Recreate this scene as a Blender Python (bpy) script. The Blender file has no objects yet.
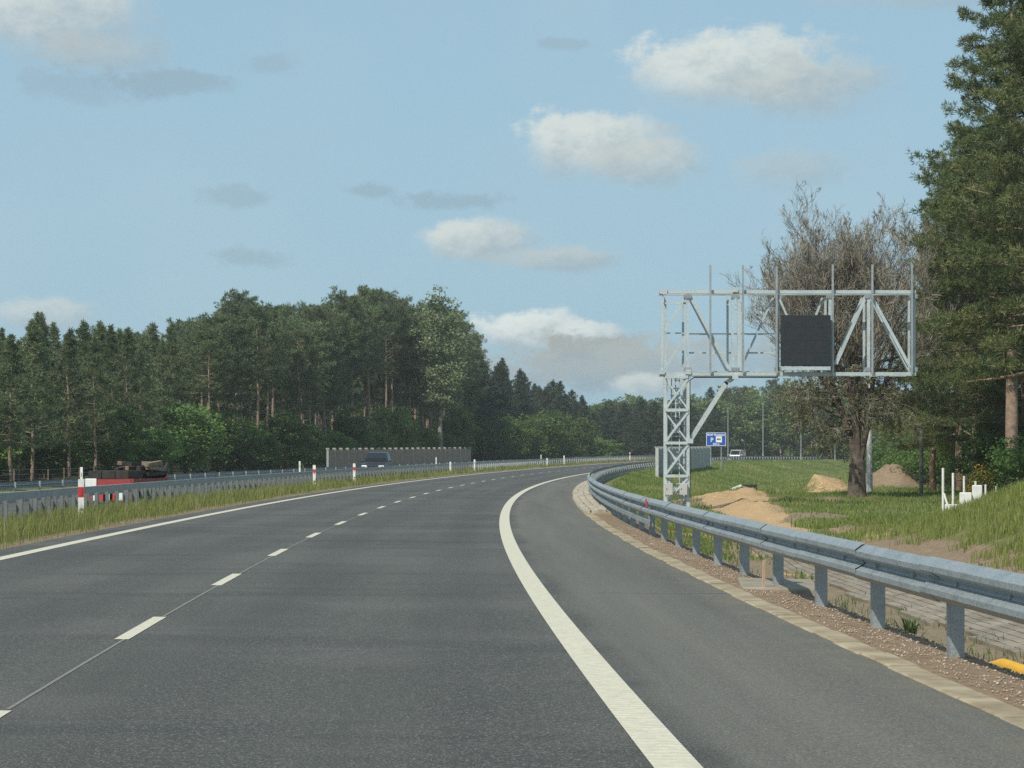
import bpy, math, random
import numpy as np
PI = math.pi
R = math.radians
SC = bpy.context.scene
COL = SC.collection
rng = np.random.default_rng(7)
random.seed(7)

# ------------------------------------------------------------------ camera numbers
F = 2278.0
HZ = 459.25
CAMZ = 1.3476

# ------------------------------------------------------------------ road alignment
X0, A0, K0, K1, G, BANK = -2.1639, -0.052326, 0.00099817, -6.08e-7, 1.413e-5, 0.00797
_s = np.arange(-200, 1400, 0.5)
_k = K0 + K1 * np.clip(_s, 0, 300)
_th = np.concatenate([[0], np.cumsum((_k[1:] + _k[:-1]) / 2 * 0.5)])
_th = _th - np.interp(0, _s, _th) + A0
_x = np.concatenate([[0], np.cumsum(np.sin((_th[1:] + _th[:-1]) / 2) * 0.5)])
_y = np.concatenate([[0], np.cumsum(np.cos((_th[1:] + _th[:-1]) / 2) * 0.5)])
_x = _x - np.interp(0, _s, _x) + X0
_y = _y - np.interp(0, _s, _y)


def gz(s):
    s = np.asarray(s, float)
    p = np.clip(s, 0, 260)
    L = 34.0
    return G * p * p + 2 * G * 260 * L * (1 - np.exp(-np.maximum(s - 260, 0) / L))


def XY(s, u):
    th = np.interp(s, _s, _th)
    return np.interp(s, _s, _x) + u * np.cos(th), np.interp(s, _s, _y) - u * np.sin(th)


def heading(s):
    return float(np.interp(s, _s, _th))


def zr(s, u):
    return gz(s) - BANK * np.clip(u, -6, 7)


def to_su(x, y):
    s = np.asarray(y, float) * 1.0
    x = np.asarray(x, float)
    for _ in range(12):
        th = np.interp(s, _s, _th)
        dx, dy = x - np.interp(s, _s, _x), y - np.interp(s, _s, _y)
        s = s + 0.8 * (dx * np.sin(th) + dy * np.cos(th))
    th = np.interp(s, _s, _th)
    dx, dy = x - np.interp(s, _s, _x), y - np.interp(s, _s, _y)
    return s, dx * np.cos(th) - dy * np.sin(th)


def s_at(px, u, lo=10, hi=600):
    ss = np.arange(lo, hi, 0.25)
    x, y = XY(ss, u)
    return float(ss[np.abs(512 + F * x / y - px).argmin()])


def sst(a, b, x):
    t = np.clip((np.asarray(x, float) - a) / (b - a), 0, 1)
    return t * t * (3 - 2 * t)


# value noise for terrain -------------------------------------------------
_perm = rng.random((256, 256))


def vnoise(x, y):
    xi, yi = np.floor(x).astype(int), np.floor(y).astype(int)
    fx, fy = x - xi, y - yi
    fx, fy = fx * fx * (3 - 2 * fx), fy * fy * (3 - 2 * fy)
    a = _perm[xi % 256, yi % 256]; b = _perm[(xi + 1) % 256, yi % 256]
    c = _perm[xi % 256, (yi + 1) % 256]; d = _perm[(xi + 1) % 256, (yi + 1) % 256]
    return (a * (1 - fx) + b * fx) * (1 - fy) + (c * (1 - fx) + d * fx) * fy - 0.5


def fbm(x, y, f=1.0, o=4):
    r, a = 0, 1.0
    for i in range(o):
        r = r + a * vnoise(x * f + 17 * i, y * f - 31 * i); f *= 2.1; a *= 0.5
    return r


def T(s, u):
    """ground height"""
    s = np.asarray(s, float); u = np.asarray(u, float)
    s, u = np.broadcast_arrays(s, u)
    g = gz(s)
    x, y = XY(s, u)
    # left of the carriageway (relative to the road)
    left = np.interp(u, [-400, -60, -32, -24, -19, -17.6, -17.2, -8.0, -7.6, -6.4, -5.2, -4.2, -3.9, 0],
                     [-.3, -.2, -.35, -.6, -.45, -.3, -.36, -.36, -.16, -.12, -.03, .02, -.08, -.1])
    zl = left + g + np.where(u > -6, -BANK * u, BANK * 6 * np.clip((u + 17) / 11, 0, 1))
    n = fbm(x, y, .45)
    zl = zl + np.where((u < -4.3) & (u > -7.7), .05 * n, 0) + np.where(u < -17.8, .12 * n, 0)
    # right side
    zroad = g - BANK * np.clip(u, 0, 7)
    sh = np.interp(u, [0, 5.3, 5.32, 5.6, 6.1, 6.62], [-.1, -.1, -.03, -.01, -.04, -.08])
    near = np.interp(u, [6.3, 6.75, 7.4, 8.4, 9.2, 10.7, 11.3, 11.6, 13.7, 16.5, 22, 60],
                     [-.13, -.27, -.65, -.93, -.93, -.68, -.33, -.28, .74, 1.75, 2.0, 1.2]) - .05
    low = np.interp(u, [6.62, 7.4, 8.4, 10, 13, 25, 60], [-.08, -.45, -.6, -.45, -.36, -.3, .2]) - .04
    emb = np.interp(u, [6.62, 7.2], [0, -.1]) - .26 * np.clip(u - 7.2, 0, 60)
    flo = np.interp(u, [6, 15, 19, 40, 90, 300], [-1.3, -1.3, -.8, -.4, .5, 1.5])
    far = np.maximum(emb + g, flo) + .25 * np.exp(-((emb + g - flo) / .5) ** 2) * .3
    wa = sst(46, 58, s + .35 * (u - 11) + 1.2 * n)
    wb = sst(100, 160, s)
    off = (near * (1 - wa) + low * wa) + gz(np.minimum(s, 60)) * .3
    zz = off * (1 - wb) + far * wb
    amp = np.interp(u, [6.6, 7.2, 8.8, 9.2, 10.9, 12], [.0, .08, .06, .02, .03, .16]) * (1 + .8 * sst(50, 60, s))
    zz = zz + amp * n + .05 * amp / .16 * fbm(x, y, 2.3, 3)
    zz = zz + sst(110, 150, s) * sst(7.4, 9.5, u) * (.34 * fbm(x, y, .22, 3) + .12 * fbm(x, y, .9, 3))
    # heaps of soil
    def bump(cx, cy, h, rx, ry, p=2):
        return h * np.exp(-(np.abs((x - cx) / rx) ** p + np.abs((y - cy) / ry) ** p))
    zz = zz + (bump(23.6, 143, 1.45, 1.9, 5) + bump(21.0, 139, .5, 1.5, 4) + bump(17.3, 125, .75, 1.05, 2.5, 6) + bump(16.0, 124, .3, .7, 2)) * (1 + .9 * fbm(x, y, .8, 4))
    zz = zz + (bump(9.6, 96, .34, 2.0, 7) + bump(8.4, 78, .2, .5, 9) - bump(7.4, 70, .14, .6, 10) - bump(8.4, 56, .28, .5, 6)) * (1 + 1.2 * fbm(x, y, 1.1, 4))
    w = sst(6.1, 6.8, u)
    zrt = np.where(u < 6.62, zroad + sh, 0)
    zrt = np.where(u >= 6.1, (zroad + np.where(u < 6.62, sh, -.08)) * (1 - w) + zz * w, zrt)
    zrt = zrt + np.where((u > 5.6) & (u < 7), .018 * fbm(x, y, 3.0, 3), 0)
    return np.where(u < 0, zl, zrt)


def TXY(x, y):
    s, u = to_su(x, y)
    return T(s, u)


def at(px, Y):
    """horizontal place that lies in a direction, at distance Y"""
    return (px - 512) / F * Y, Y


# ------------------------------------------------------------------ materials
def mat(name):
    m = bpy.data.materials.new(name); m.use_nodes = True
    nt = m.node_tree
    b = nt.nodes['Principled BSDF']
    return m, nt, b


def N(nt, typ, **kw):
    n = nt.nodes.new(typ)
    for k, v in kw.items():
        if k.startswith('i_'):
            key = k[2:]
            key = int(key) if key.isdigit() else key.replace('_', ' ')
            n.inputs[key].default_value = v
        else:
            setattr(n, k, v)
    return n


def ramp(nt, fac, stops):
    r = nt.nodes.new('ShaderNodeValToRGB')
    e = r.color_ramp.elements
    while len(e) < len(stops): e.new(.5)
    for el, (p, c) in zip(e, stops):
        el.position = p; el.color = (*c, 1) if len(c) == 3 else c
    nt.links.new(fac, r.inputs[0])
    return r.outputs[0]


def mixc(nt, f, a, b, mode='MIX'):
    m = nt.nodes.new('ShaderNodeMix'); m.data_type = 'RGBA'; m.blend_type = mode
    for sock, v in ((m.inputs[0], f), (m.inputs[6], a), (m.inputs[7], b)):
        if hasattr(v, 'is_linked') or isinstance(v, bpy.types.NodeSocket): nt.links.new(v, sock)
        elif isinstance(v, (int, float)): sock.default_value = v
        else: sock.default_value = (*v, 1)
    return m.outputs[2]


def math_(nt, op, a, b=None, c=None, clamp=False):
    m = nt.nodes.new('ShaderNodeMath'); m.operation = op; m.use_clamp = clamp
    for i, v in enumerate((a, b, c)):
        if v is None: continue
        if isinstance(v, bpy.types.NodeSocket): nt.links.new(v, m.inputs[i])
        else: m.inputs[i].default_value = v
    return m.outputs[0]


def maprange(nt, v, a, b, c=0., d=1., smooth=True):
    m = nt.nodes.new('ShaderNodeMapRange')
    if smooth: m.interpolation_type = 'SMOOTHSTEP'
    nt.links.new(v, m.inputs[0])
    for i, x in enumerate((a, b, c, d)): m.inputs[i + 1].default_value = x
    return m.outputs[0]


def noise(nt, vec, scale, detail=4, rough=.55):
    n = N(nt, 'ShaderNodeTexNoise', i_Scale=scale, i_Detail=detail, i_Roughness=rough)
    if vec is not None: nt.links.new(vec, n.inputs['Vector'])
    return n.outputs['Fac']


def geo_pos(nt):
    return nt.nodes.new('ShaderNodeNewGeometry').outputs['Position']


def bump(nt, b, h, strength, dist):
    n = N(nt, 'ShaderNodeBump', i_Strength=strength, i_Distance=dist)
    nt.links.new(h, n.inputs['Height']); nt.links.new(n.outputs[0], b.inputs['Normal'])


def simple(name, c1, c2, scale=3., rough=.7, metal=0., detail=4, bmp=0., bd=.01, obj=False, spec=None):
    m, nt, b = mat(name)
    tc = nt.nodes.new('ShaderNodeTexCoord').outputs['Object'] if obj else geo_pos(nt)
    f = noise(nt, tc, scale, detail)
    nt.links.new(ramp(nt, f, [(.3, c1), (.7, c2)]), b.inputs['Base Color'])
    b.inputs['Roughness'].default_value = rough; b.inputs['Metallic'].default_value = metal
    if spec is not None: b.inputs['Specular IOR Level'].default_value = spec
    if bmp: bump(nt, b, noise(nt, tc, scale * 4, 3), bmp, bd)
    return m


def leaf_mat(name, cols, rough=.6, trans=.25, objvar=.35):
    m, nt, b = mat(name)
    a = N(nt, 'ShaderNodeAttribute', attribute_name='rnd')
    c = ramp(nt, a.outputs['Fac'], cols)
    oi = nt.nodes.new('ShaderNodeObjectInfo')
    v = maprange(nt, oi.outputs['Random'], 0, 1, 1 - objvar, 1 + objvar, False)
    hs = N(nt, 'ShaderNodeHueSaturation')
    nt.links.new(c, hs.inputs['Color']); nt.links.new(v, hs.inputs['Value'])
    h = math_(nt, 'FRACT', math_(nt, 'MULTIPLY', oi.outputs['Random'], 13.7))
    nt.links.new(maprange(nt, h, 0, 1, .485, .512, False), hs.inputs['Hue'])
    nt.links.new(hs.outputs[0], b.inputs['Base Color'])
    b.inputs['Roughness'].default_value = rough
    b.inputs['Specular IOR Level'].default_value = .3
    t = nt.nodes.new('ShaderNodeBsdfTranslucent')
    nt.links.new(hs.outputs[0], t.inputs['Color'])
    mx = nt.nodes.new('ShaderNodeMixShader'); mx.inputs[0].default_value = trans
    nt.links.new(b.outputs[0], mx.inputs[1]); nt.links.new(t.outputs[0], mx.inputs[2])
    nt.links.new(mx.outputs[0], nt.nodes['Material Output'].inputs[0])
    return m


M = {}
# asphalt: UV carries (s, u) in metres
def asphalt(name, shoulder=True):
    m, nt, b = mat(name)
    p = geo_pos(nt)
    uv = nt.nodes.new('ShaderNodeUVMap').outputs[0]
    sep = nt.nodes.new('ShaderNodeSeparateXYZ'); nt.links.new(uv, sep.inputs[0])
    u = sep.outputs[1]
    big = noise(nt, p, .22, 5)
    stretch = nt.nodes.new('ShaderNodeMapping'); stretch.inputs['Scale'].default_value = (.05, 1.3, 1)
    nt.links.new(uv, stretch.inputs[0])
    streak = noise(nt, stretch.outputs[0], 1.0, 5, .6)
    c = ramp(nt, streak, [(.28, (.045, .047, .040)), (.72, (.080, .081, .069))])
    c = mixc(nt, maprange(nt, big, .44, .62, 0, .75), c, (.090, .089, .079))
    tr_ = nt.nodes.new('ShaderNodeMapping'); tr_.inputs['Scale'].default_value = (.5, .14, 1); nt.links.new(uv, tr_.inputs[0])
    c = mixc(nt, maprange(nt, noise(nt, tr_.outputs[0], 1.0, 5, .65), .5, .64, 0, .6), c, (.036, .037, .034))
    oil = noise(nt, p, 2.2, 3, .6)
    c = mixc(nt, maprange(nt, oil, .66, .74, 0, .4), c, (.030, .030, .029))
    if shoulder:
        edge = math_(nt, 'ADD', u, math_(nt, 'MULTIPLY', math_(nt, 'SUBTRACT', big, .5), .5))
        c2 = ramp(nt, streak, [(.3, (.084, .082, .068)), (.7, (.132, .127, .105))])
        c = mixc(nt, maprange(nt, edge, 3.5, 3.75), c, c2)
        # wheel tracks, a touch darker and smoother
        for cu in (.85, 2.55, -.95, -2.5):
            d = math_(nt, 'ABSOLUTE', math_(nt, 'SUBTRACT', u, cu))
            c = mixc(nt, maprange(nt, d, .1, .55, .35, 0), c, (.036, .036, .033))
        # sand washed to the kerb
        gr = math_(nt, 'MULTIPLY', maprange(nt, u, 4.75, 5.33), maprange(nt, noise(nt, p, 1.6, 5, .65), .42, .68))
        c = mixc(nt, math_(nt, 'MULTIPLY', gr, .4), c, (.20, .155, .10))
    sp0 = noise(nt, p, 30, 2, .8)
    c = mixc(nt, maprange(nt, sp0, .58, .68, 0, .45), c, (.20, .195, .18))
    c = mixc(nt, maprange(nt, sp0, .42, .30, 0, .45), c, (.022, .024, .024))
    sp = noise(nt, p, 75, 2, .7)
    c = mixc(nt, maprange(nt, sp, .55, .70, 0, .85), c, (.27, .26, .235))
    c = mixc(nt, maprange(nt, sp, .44, .28, 0, .6), c, (.018, .019, .02))
    # small pale scuffs
    sm = nt.nodes.new('ShaderNodeMapping'); sm.inputs['Scale'].default_value = (.8, 5, 1); sm.inputs['Rotation'].default_value = (0, 0, .5)
    nt.links.new(uv, sm.inputs[0])
    c = mixc(nt, maprange(nt, noise(nt, sm.outputs[0], 1.4, 6, .75), .70, .76, 0, .35), c, (.2, .19, .17))
    nt.links.new(c, b.inputs['Base Color'])
    b.inputs['Roughness'].default_value = .78
    b.inputs['Specular IOR Level'].default_value = .35
    bump(nt, b, sp, .5, .006)
    return m


M['asphalt'] = asphalt('asphalt')
M['asphalt_plain'] = asphalt('asphalt_far', False)


def paint():
    m, nt, b = mat('road_paint')
    p = geo_pos(nt)
    uv = nt.nodes.new('ShaderNodeUVMap').outputs[0]
    sep = nt.nodes.new('ShaderNodeSeparateXYZ'); nt.links.new(uv, sep.inputs[0])
    rib = math_(nt, 'ABSOLUTE', math_(nt, 'SUBTRACT', math_(nt, 'FRACT', math_(nt, 'ADD', math_(nt, 'MULTIPLY', sep.outputs[0], 9.0), math_(nt, 'MULTIPLY', noise(nt, p, 6, 2), .5))), .5))
    c = ramp(nt, noise(nt, p, 14, 5, .7), [(.25, (.47, .435, .325)), (.6, (.62, .585, .45))])
    c = mixc(nt, maprange(nt, noise(nt, p, 45, 4, .75), .56, .66, 0, .6), c, (.22, .21, .185))
    c = mixc(nt, maprange(nt, rib, .0, .16, .30, 0), c, (.30, .29, .25))
    nt.links.new(c, b.inputs['Base Color']); b.inputs['Roughness'].default_value = .6
    bump(nt, b, rib, .5, .01)
    return m


M['paint'] = paint()


def ground_mat():
    m, nt, b = mat('ground_soil_and_turf')
    p = geo_pos(nt)
    at_ = lambda n: N(nt, 'ShaderNodeAttribute', attribute_name=n).outputs['Fac']
    n1 = noise(nt, p, .55, 6, .6); n2 = noise(nt, p, 5, 5, .65); n3 = noise(nt, p, 40, 3, .7)
    grass = ramp(nt, n2, [(.3, (.10, .115, .036)), (.55, (.16, .17, .058)), (.75, (.21, .195, .085))])
    grass = mixc(nt, maprange(nt, n1, .48, .68, 0, .7), grass, (.21, .175, .095))
    dirt = ramp(nt, n2, [(.3, (.20, .145, .095)), (.7, (.31, .23, .155))])
    dirt = mixc(nt, maprange(nt, n3, .5, .75, 0, .6), dirt, (.40, .32, .235))
    sand = ramp(nt, n2, [(.25, (.38, .255, .135)), (.7, (.54, .385, .22))])
    sand = mixc(nt, maprange(nt, n3, .55, .8, 0, .4), sand, (.68, .54, .36))
    mud = ramp(nt, n2, [(.3, (.20, .16, .105)), (.7, (.30, .24, .165))])
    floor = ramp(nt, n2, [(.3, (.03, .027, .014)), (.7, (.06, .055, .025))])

    def w(name, lo=.35, hi=.65):
        v = math_(nt, 'ADD', at_(name), math_(nt, 'MULTIPLY', math_(nt, 'SUBTRACT', math_(nt, 'ADD', n2, math_(nt, 'MULTIPLY', n1, .6)), .8), .9))
        return maprange(nt, v, lo, hi)
    c = mixc(nt, w('z_dirt'), grass, dirt)
    c = mixc(nt, w('z_mud'), c, mud)
    c = mixc(nt, w('z_sand'), c, sand)
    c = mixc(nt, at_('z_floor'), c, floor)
    nt.links.new(c, b.inputs['Base Color'])
    b.inputs['Roughness'].default_value = .95; b.inputs['Specular IOR Level'].default_value = .15
    bump(nt, b, math_(nt, 'ADD', n2, math_(nt, 'MULTIPLY', n3, .35)), .9, .07)
    return m


M['ground'] = ground_mat()


def galv(name, c1, c2, rough=.45, metal=.55, scale=9):
    m, nt, b = mat(name)
    p = geo_pos(nt)
    v = N(nt, 'ShaderNodeTexVoronoi', i_Scale=scale * 5); nt.links.new(p, v.inputs['Vector'])
    f = math_(nt, 'ADD', math_(nt, 'MULTIPLY', v.outputs['Distance'], .5), math_(nt, 'MULTIPLY', noise(nt, p, scale * .35, 5, .65), .8))
    c = ramp(nt, f, [(.35, c1), (.75, c2)])
    c = mixc(nt, maprange(nt, noise(nt, p, 2.6, 5, .7), .58, .75, 0, .35), c, (.33, .32, .29))
    nt.links.new(c, b.inputs['Base Color'])
    b.inputs['Metallic'].default_value = metal
    nt.links.new(maprange(nt, f, .3, .8, rough - .08, rough + .15), b.inputs['Roughness'])
    return m


M['galv'] = galv('galvanised_steel', (.23, .262, .272), (.36, .395, .405))
M['galv_far'] = galv('weathered_galvanised_steel', (.24, .265, .268), (.38, .405, .405), .55, .35)
M['post_dark'] = galv('dull_steel_post', (.085, .095, .095), (.17, .185, .185), .6, .3)
M['gantry'] = galv('gantry_galvanised_steel', (.345, .405, .42), (.475, .535, .545), .5, .3, 4)
M['panel_black'] = simple('display_matt_black', (.010, .013, .016), (.016, .020, .024), 6, .55)
M['panel_seam'] = simple('display_seam', (.004, .005, .006), (.006, .007, .008), 6, .7)
M['kerb'] = simple('kerb_concrete', (.20, .155, .095), (.40, .345, .235), 2.4, .95, detail=9, bmp=.8, bd=.015)
M['stone'] = simple('pale_stone', (.25, .22, .165), (.45, .41, .33), 4, .9, bmp=.7, bd=.02)
M['concrete'] = simple('grey_concrete', (.26, .25, .22), (.38, .36, .32), 5, .9, bmp=.5, bd=.01)
M['slab'] = simple('dirty_concrete_slab', (.20, .17, .125), (.31, .28, .22), 5, .95, bmp=.6, bd=.015)
M['stake'] = simple('fresh_stake_wood', (.42, .27, .18), (.52, .36, .26), 12, .85)
M['concrete_white'] = simple('pale_new_concrete', (.55, .56, .53), (.70, .70, .66), 3, .85)
M['paver'] = simple('paver_concrete', (.17, .145, .11), (.29, .255, .20), 1.1, .95, bmp=.6, bd=.01)
M['gravel'] = leaf_mat('gravel_stone', [(0, (.24, .175, .12)), (.5, (.34, .26, .19)), (1, (.48, .41, .33))], .9, 0, 0)
M['plastic_white'] = simple('white_plastic', (.66, .66, .62), (.78, .78, .75), 9, .5)
M['plastic_red'] = simple('red_reflective', (.45, .035, .04), (.55, .05, .05), 9, .45)
M['red_paint'] = simple('faded_red_paint', (.24, .026, .026), (.34, .042, .04), 5, .65)
M['dark'] = simple('dark_rubber', (.012, .012, .013), (.025, .025, .026), 7, .8)
M['timber'] = simple('weathered_timber', (.14, .10, .07), (.30, .22, .15), 6, .9, bmp=.5, bd=.02)
M['timber_dark'] = simple('wet_dark_timber', (.02, .019, .018), (.045, .04, .035), 6, .9)
M['wall_brown'] = simple('noise_barrier_infill', (.24, .175, .14), (.34, .255, .21), 3, .9)
M['wall_grey'] = simple('noise_barrier_metal', (.38, .39, .37), (.48, .49, .47), 2, .7, .1)
M['yellow'] = simple('yellow_pipe_plastic', (.55, .30, .015), (.66, .38, .03), 5, .5)
M['blue'] = simple('sign_blue', (.012, .075, .36), (.016, .09, .42), 2, .4)
M['white'] = simple('sign_white', (.72, .73, .73), (.8, .8, .8), 2, .4)
M['car_dark'] = simple('dark_grey_car_paint', (.016, .021, .027), (.02, .026, .033), 2, .3, .2)
M['car_white'] = simple('white_car_paint', (.7, .7, .7), (.78, .78, .78), 2, .3)
M['glass'] = simple('dark_window_glass', (.012, .016, .018), (.02, .025, .028), 2, .2, spec=.08)
M['lamp'] = simple('headlamp_lens', (.6, .63, .65), (.75, .77, .8), 4, .15)
M['chrome'] = simple('satin_trim', (.45, .47, .48), (.55, .57, .58), 4, .3, .8)
M['bark'] = simple('grey_brown_bark', (.058, .046, .037), (.15, .12, .095), 5, .95, bmp=1, bd=.04, obj=True)
M['bark_pine'] = simple('orange_pine_bark', (.19, .135, .10), (.36, .26, .195), 4, .95, bmp=.8, bd=.03, obj=True)
M['bark_pale'] = simple('pale_poplar_bark', (.17, .155, .125), (.32, .30, .25), 4, .9, bmp=.5, bd=.02, obj=True)
M['pine'] = leaf_mat('pine_needles', [(0, (.078, .116, .058)), (.6, (.148, .195, .092)), (1, (.245, .265, .13))], .6, .4, .28)
M['pine_big'] = leaf_mat('near_pine_needles', [(0, (.055, .090, .038)), (.5, (.122, .162, .060)), (1, (.24, .25, .10))], .55, .36, .12)  # needle greens of the big pines at right
M['spruce'] = leaf_mat('dark_spruce_needles', [(0, (.036, .058, .040)), (.7, (.068, .095, .060)), (1, (.11, .135, .078))], .6, .3, .2)
M['leaf'] = leaf_mat('broad_leaves', [(0, (.068, .128, .038)), (.6, (.135, .22, .060)), (1, (.23, .31, .085))], .55, .42, .3)
M['leaf_far'] = leaf_mat('mixed_wood_leaves', [(0, (.082, .122, .048)), (.6, (.155, .215, .076)), (1, (.25, .285, .11))], .6, .38, .35)
M['leaf_pale'] = leaf_mat('pale_poplar_leaves', [(0, (.11, .155, .075)), (.6, (.18, .235, .115)), (1, (.28, .33, .19))], .5, .35, .1)
M['twig'] = leaf_mat('bare_brown_twigs', [(0, (.16, .142, .115)), (.6, (.26, .235, .19)), (1, (.37, .34, .285))], .9, 0, 0)
M['olive'] = leaf_mat('sparse_olive_needles', [(0, (.075, .088, .038)), (.6, (.14, .148, .066)), (1, (.22, .20, .10))], .7, .2, 0)
M['broom'] = leaf_mat('yellow_broom_flowers', [(0, (.05, .08, .02)), (.55, (.08, .11, .02)), (.7, (.40, .28, .02)), (1, (.5, .36, .03))], .6, .2, 0)
M['grass'] = leaf_mat('verge_grass', [(0, (.14, .18, .045)), (.45, (.24, .275, .075)), (.75, (.36, .325, .145)), (1, (.48, .41, .24))], .6, .45, 0)
M['grass_r'] = leaf_mat('meadow_grass', [(0, (.125, .175, .040)), (.45, (.21, .28, .068)), (.75, (.31, .335, .11)), (1, (.43, .37, .21))], .6, .45, 0)
M['weed'] = leaf_mat('weed_leaves', [(0, (.07, .12, .045)), (1, (.14, .19, .075))], .5, .35, 0)


# ------------------------------------------------------------------ mesh building
class MB:
    def __init__(s): s.v = []; s.f = []; s.uv = None

    def add(s, vs, fs):
        o = len(s.v); s.v.extend([tuple(map(float, v)) for v in vs]); s.f.extend([tuple(i + o for i in f) for f in fs]); return s

    def box(s, c, size, rz=0., ry=0., rx=0.):
        hx, hy, hz = size[0] / 2, size[1] / 2, size[2] / 2
        vs = np.array([(x, y, z) for x in (-hx, hx) for y in (-hy, hy) for z in (-hz, hz)])
        if rx: vs = vs @ np.array([[1, 0, 0], [0, math.cos(rx), -math.sin(rx)], [0, math.sin(rx), math.cos(rx)]]).T
        if ry: vs = vs @ np.array([[math.cos(ry), 0, math.sin(ry)], [0, 1, 0], [-math.sin(ry), 0, math.cos(ry)]]).T
        if rz: vs = vs @ np.array([[math.cos(rz), -math.sin(rz), 0], [math.sin(rz), math.cos(rz), 0], [0, 0, 1]]).T
        vs = vs + np.array(c)
        return s.add(vs, [(0, 1, 3, 2), (4, 6, 7, 5), (0, 4, 5, 1), (2, 3, 7, 6), (0, 2, 6, 4), (1, 5, 7, 3)])

    def tube(s, path, r, n=8, cap=True):
        path = np.array(path, float); r = np.broadcast_to(np.asarray(r, float), (len(path),))
        t = np.gradient(path, axis=0); t /= np.maximum(np.linalg.norm(t, axis=1, keepdims=True), 1e-9)
        ref = np.array([0, 0, 1.]) if abs(t[0][2]) < .9 else np.array([1., 0, 0])
        vs = []
        for p, d, rr in zip(path, t, r):
            a = np.cross(ref, d); a /= max(np.linalg.norm(a), 1e-9); b = np.cross(d, a)
            for k in range(n):
                w = 2 * PI * k / n
                vs.append(p + rr * (math.cos(w) * a + math.sin(w) * b))
        fs = [(i * n + k, i * n + (k + 1) % n, (i + 1) * n + (k + 1) % n, (i + 1) * n + k) for i in range(len(path) - 1) for k in range(n)]
        if cap: fs += [tuple(reversed(range(n))), tuple((len(path) - 1) * n + k for k in range(n))]
        return s.add(vs, fs)

    def bar(s, a, b, w, d=None):
        """square section bar between two points"""
        a = np.array(a, float); b = np.array(b, float); d = d or w
        t = b - a; t /= np.linalg.norm(t)
        ref = np.array([0, 1., 0]) if abs(t[1]) < .9 else np.array([1., 0, 0])
        x = np.cross(ref, t); x /= np.linalg.norm(x); y = np.cross(t, x)
        vs = []
        for p in (a, b):
            for sx, sy in ((-1, -1), (1, -1), (1, 1), (-1, 1)): vs.append(p + x * sx * w / 2 + y * sy * d / 2)
        return s.add(vs, [(3, 2, 1, 0), (4, 5, 6, 7), (0, 1, 5, 4), (1, 2, 6, 5), (2, 3, 7, 6), (3, 0, 4, 7)])

    def sweep(s, path, prof):
        """closed profile [(side, up)] swept along path points [(x,y,z,heading)]"""
        n = len(prof); vs = []
        for (x, y, z, th) in path:
            for (a, b) in prof: vs.append((x + a * math.cos(th), y - a * math.sin(th), z + b))
        fs = [(i * n + k, i * n + (k + 1) % n, (i + 1) * n + (k + 1) % n, (i + 1) * n + k) for i in range(len(path) - 1) for k in range(n)]
        fs += [tuple(reversed(range(n))), tuple((len(path) - 1) * n + k for k in range(n))]
        return s.add(vs, fs)

    def build(s, name, m, parent=None, smooth=False, bevel=0):
        me = bpy.data.meshes.new(name); me.from_pydata(s.v, [], s.f); me.update()
        if smooth:
            for p in me.polygons: p.use_smooth = True
        return link(name, me, m, parent, bevel)


def link(name, me, m, parent=None, bevel=0):
    o = bpy.data.objects.new(name, me); COL.objects.link(o)
    if m is not None and not me.materials: me.materials.append(m)
    if parent: o.parent = parent
    if bevel:
        b = o.modifiers.new('edge', 'BEVEL'); b.width = bevel; b.segments = 2; b.limit_method = 'ANGLE'
    return o


def arrays(name, v, f, m, parent=None, rnd=None, k=3, smooth=False):
    v = np.asarray(v, np.float32); f = np.asarray(f, np.int32).reshape(-1, k)
    me = bpy.data.meshes.new(name)
    me.vertices.add(len(v)); me.vertices.foreach_set('co', v.ravel())
    me.loops.add(f.size); me.loops.foreach_set('vertex_index', f.ravel())
    me.polygons.add(len(f)); me.polygons.foreach_set('loop_start', np.arange(0, f.size, k, dtype=np.int32))
    if smooth: me.polygons.foreach_set('use_smooth', np.ones(len(f), bool))
    me.update(calc_edges=True)
    if rnd is not None:
        a = me.attributes.new('rnd', 'FLOAT', 'FACE'); a.data.foreach_set('value', np.asarray(rnd, np.float32))
    me.validate()
    return link(name, me, m, parent)


def tag(o, label=None, cat=None, group=None, kind=None):
    if label: o['label'] = label
    if cat: o['category'] = cat
    if group: o['group'] = group
    if kind: o['kind'] = kind
    return o


def empty(name, loc, rz=0, label=None, cat=None, group=None):
    o = bpy.data.objects.new(name, None); COL.objects.link(o)
    o.location = loc; o.rotation_euler = (0, 0, rz); o.empty_display_size = .2
    return tag(o, label, cat, group)


def dup(root, loc, rz=0., sc=1., label=None, group=None):
    r = root.copy(); COL.objects.link(r); r.location = loc; r.rotation_euler = (0, 0, rz)
    r.scale = sc if isinstance(sc, tuple) else (sc, sc, sc)
    if label: r['label'] = label
    if group: r['group'] = group
    for ch in list(root.children):
        c = ch.copy(); COL.objects.link(c); c.parent = r
        for g in list(ch.children):
            d = g.copy(); COL.objects.link(d); d.parent = c
    return r


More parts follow.
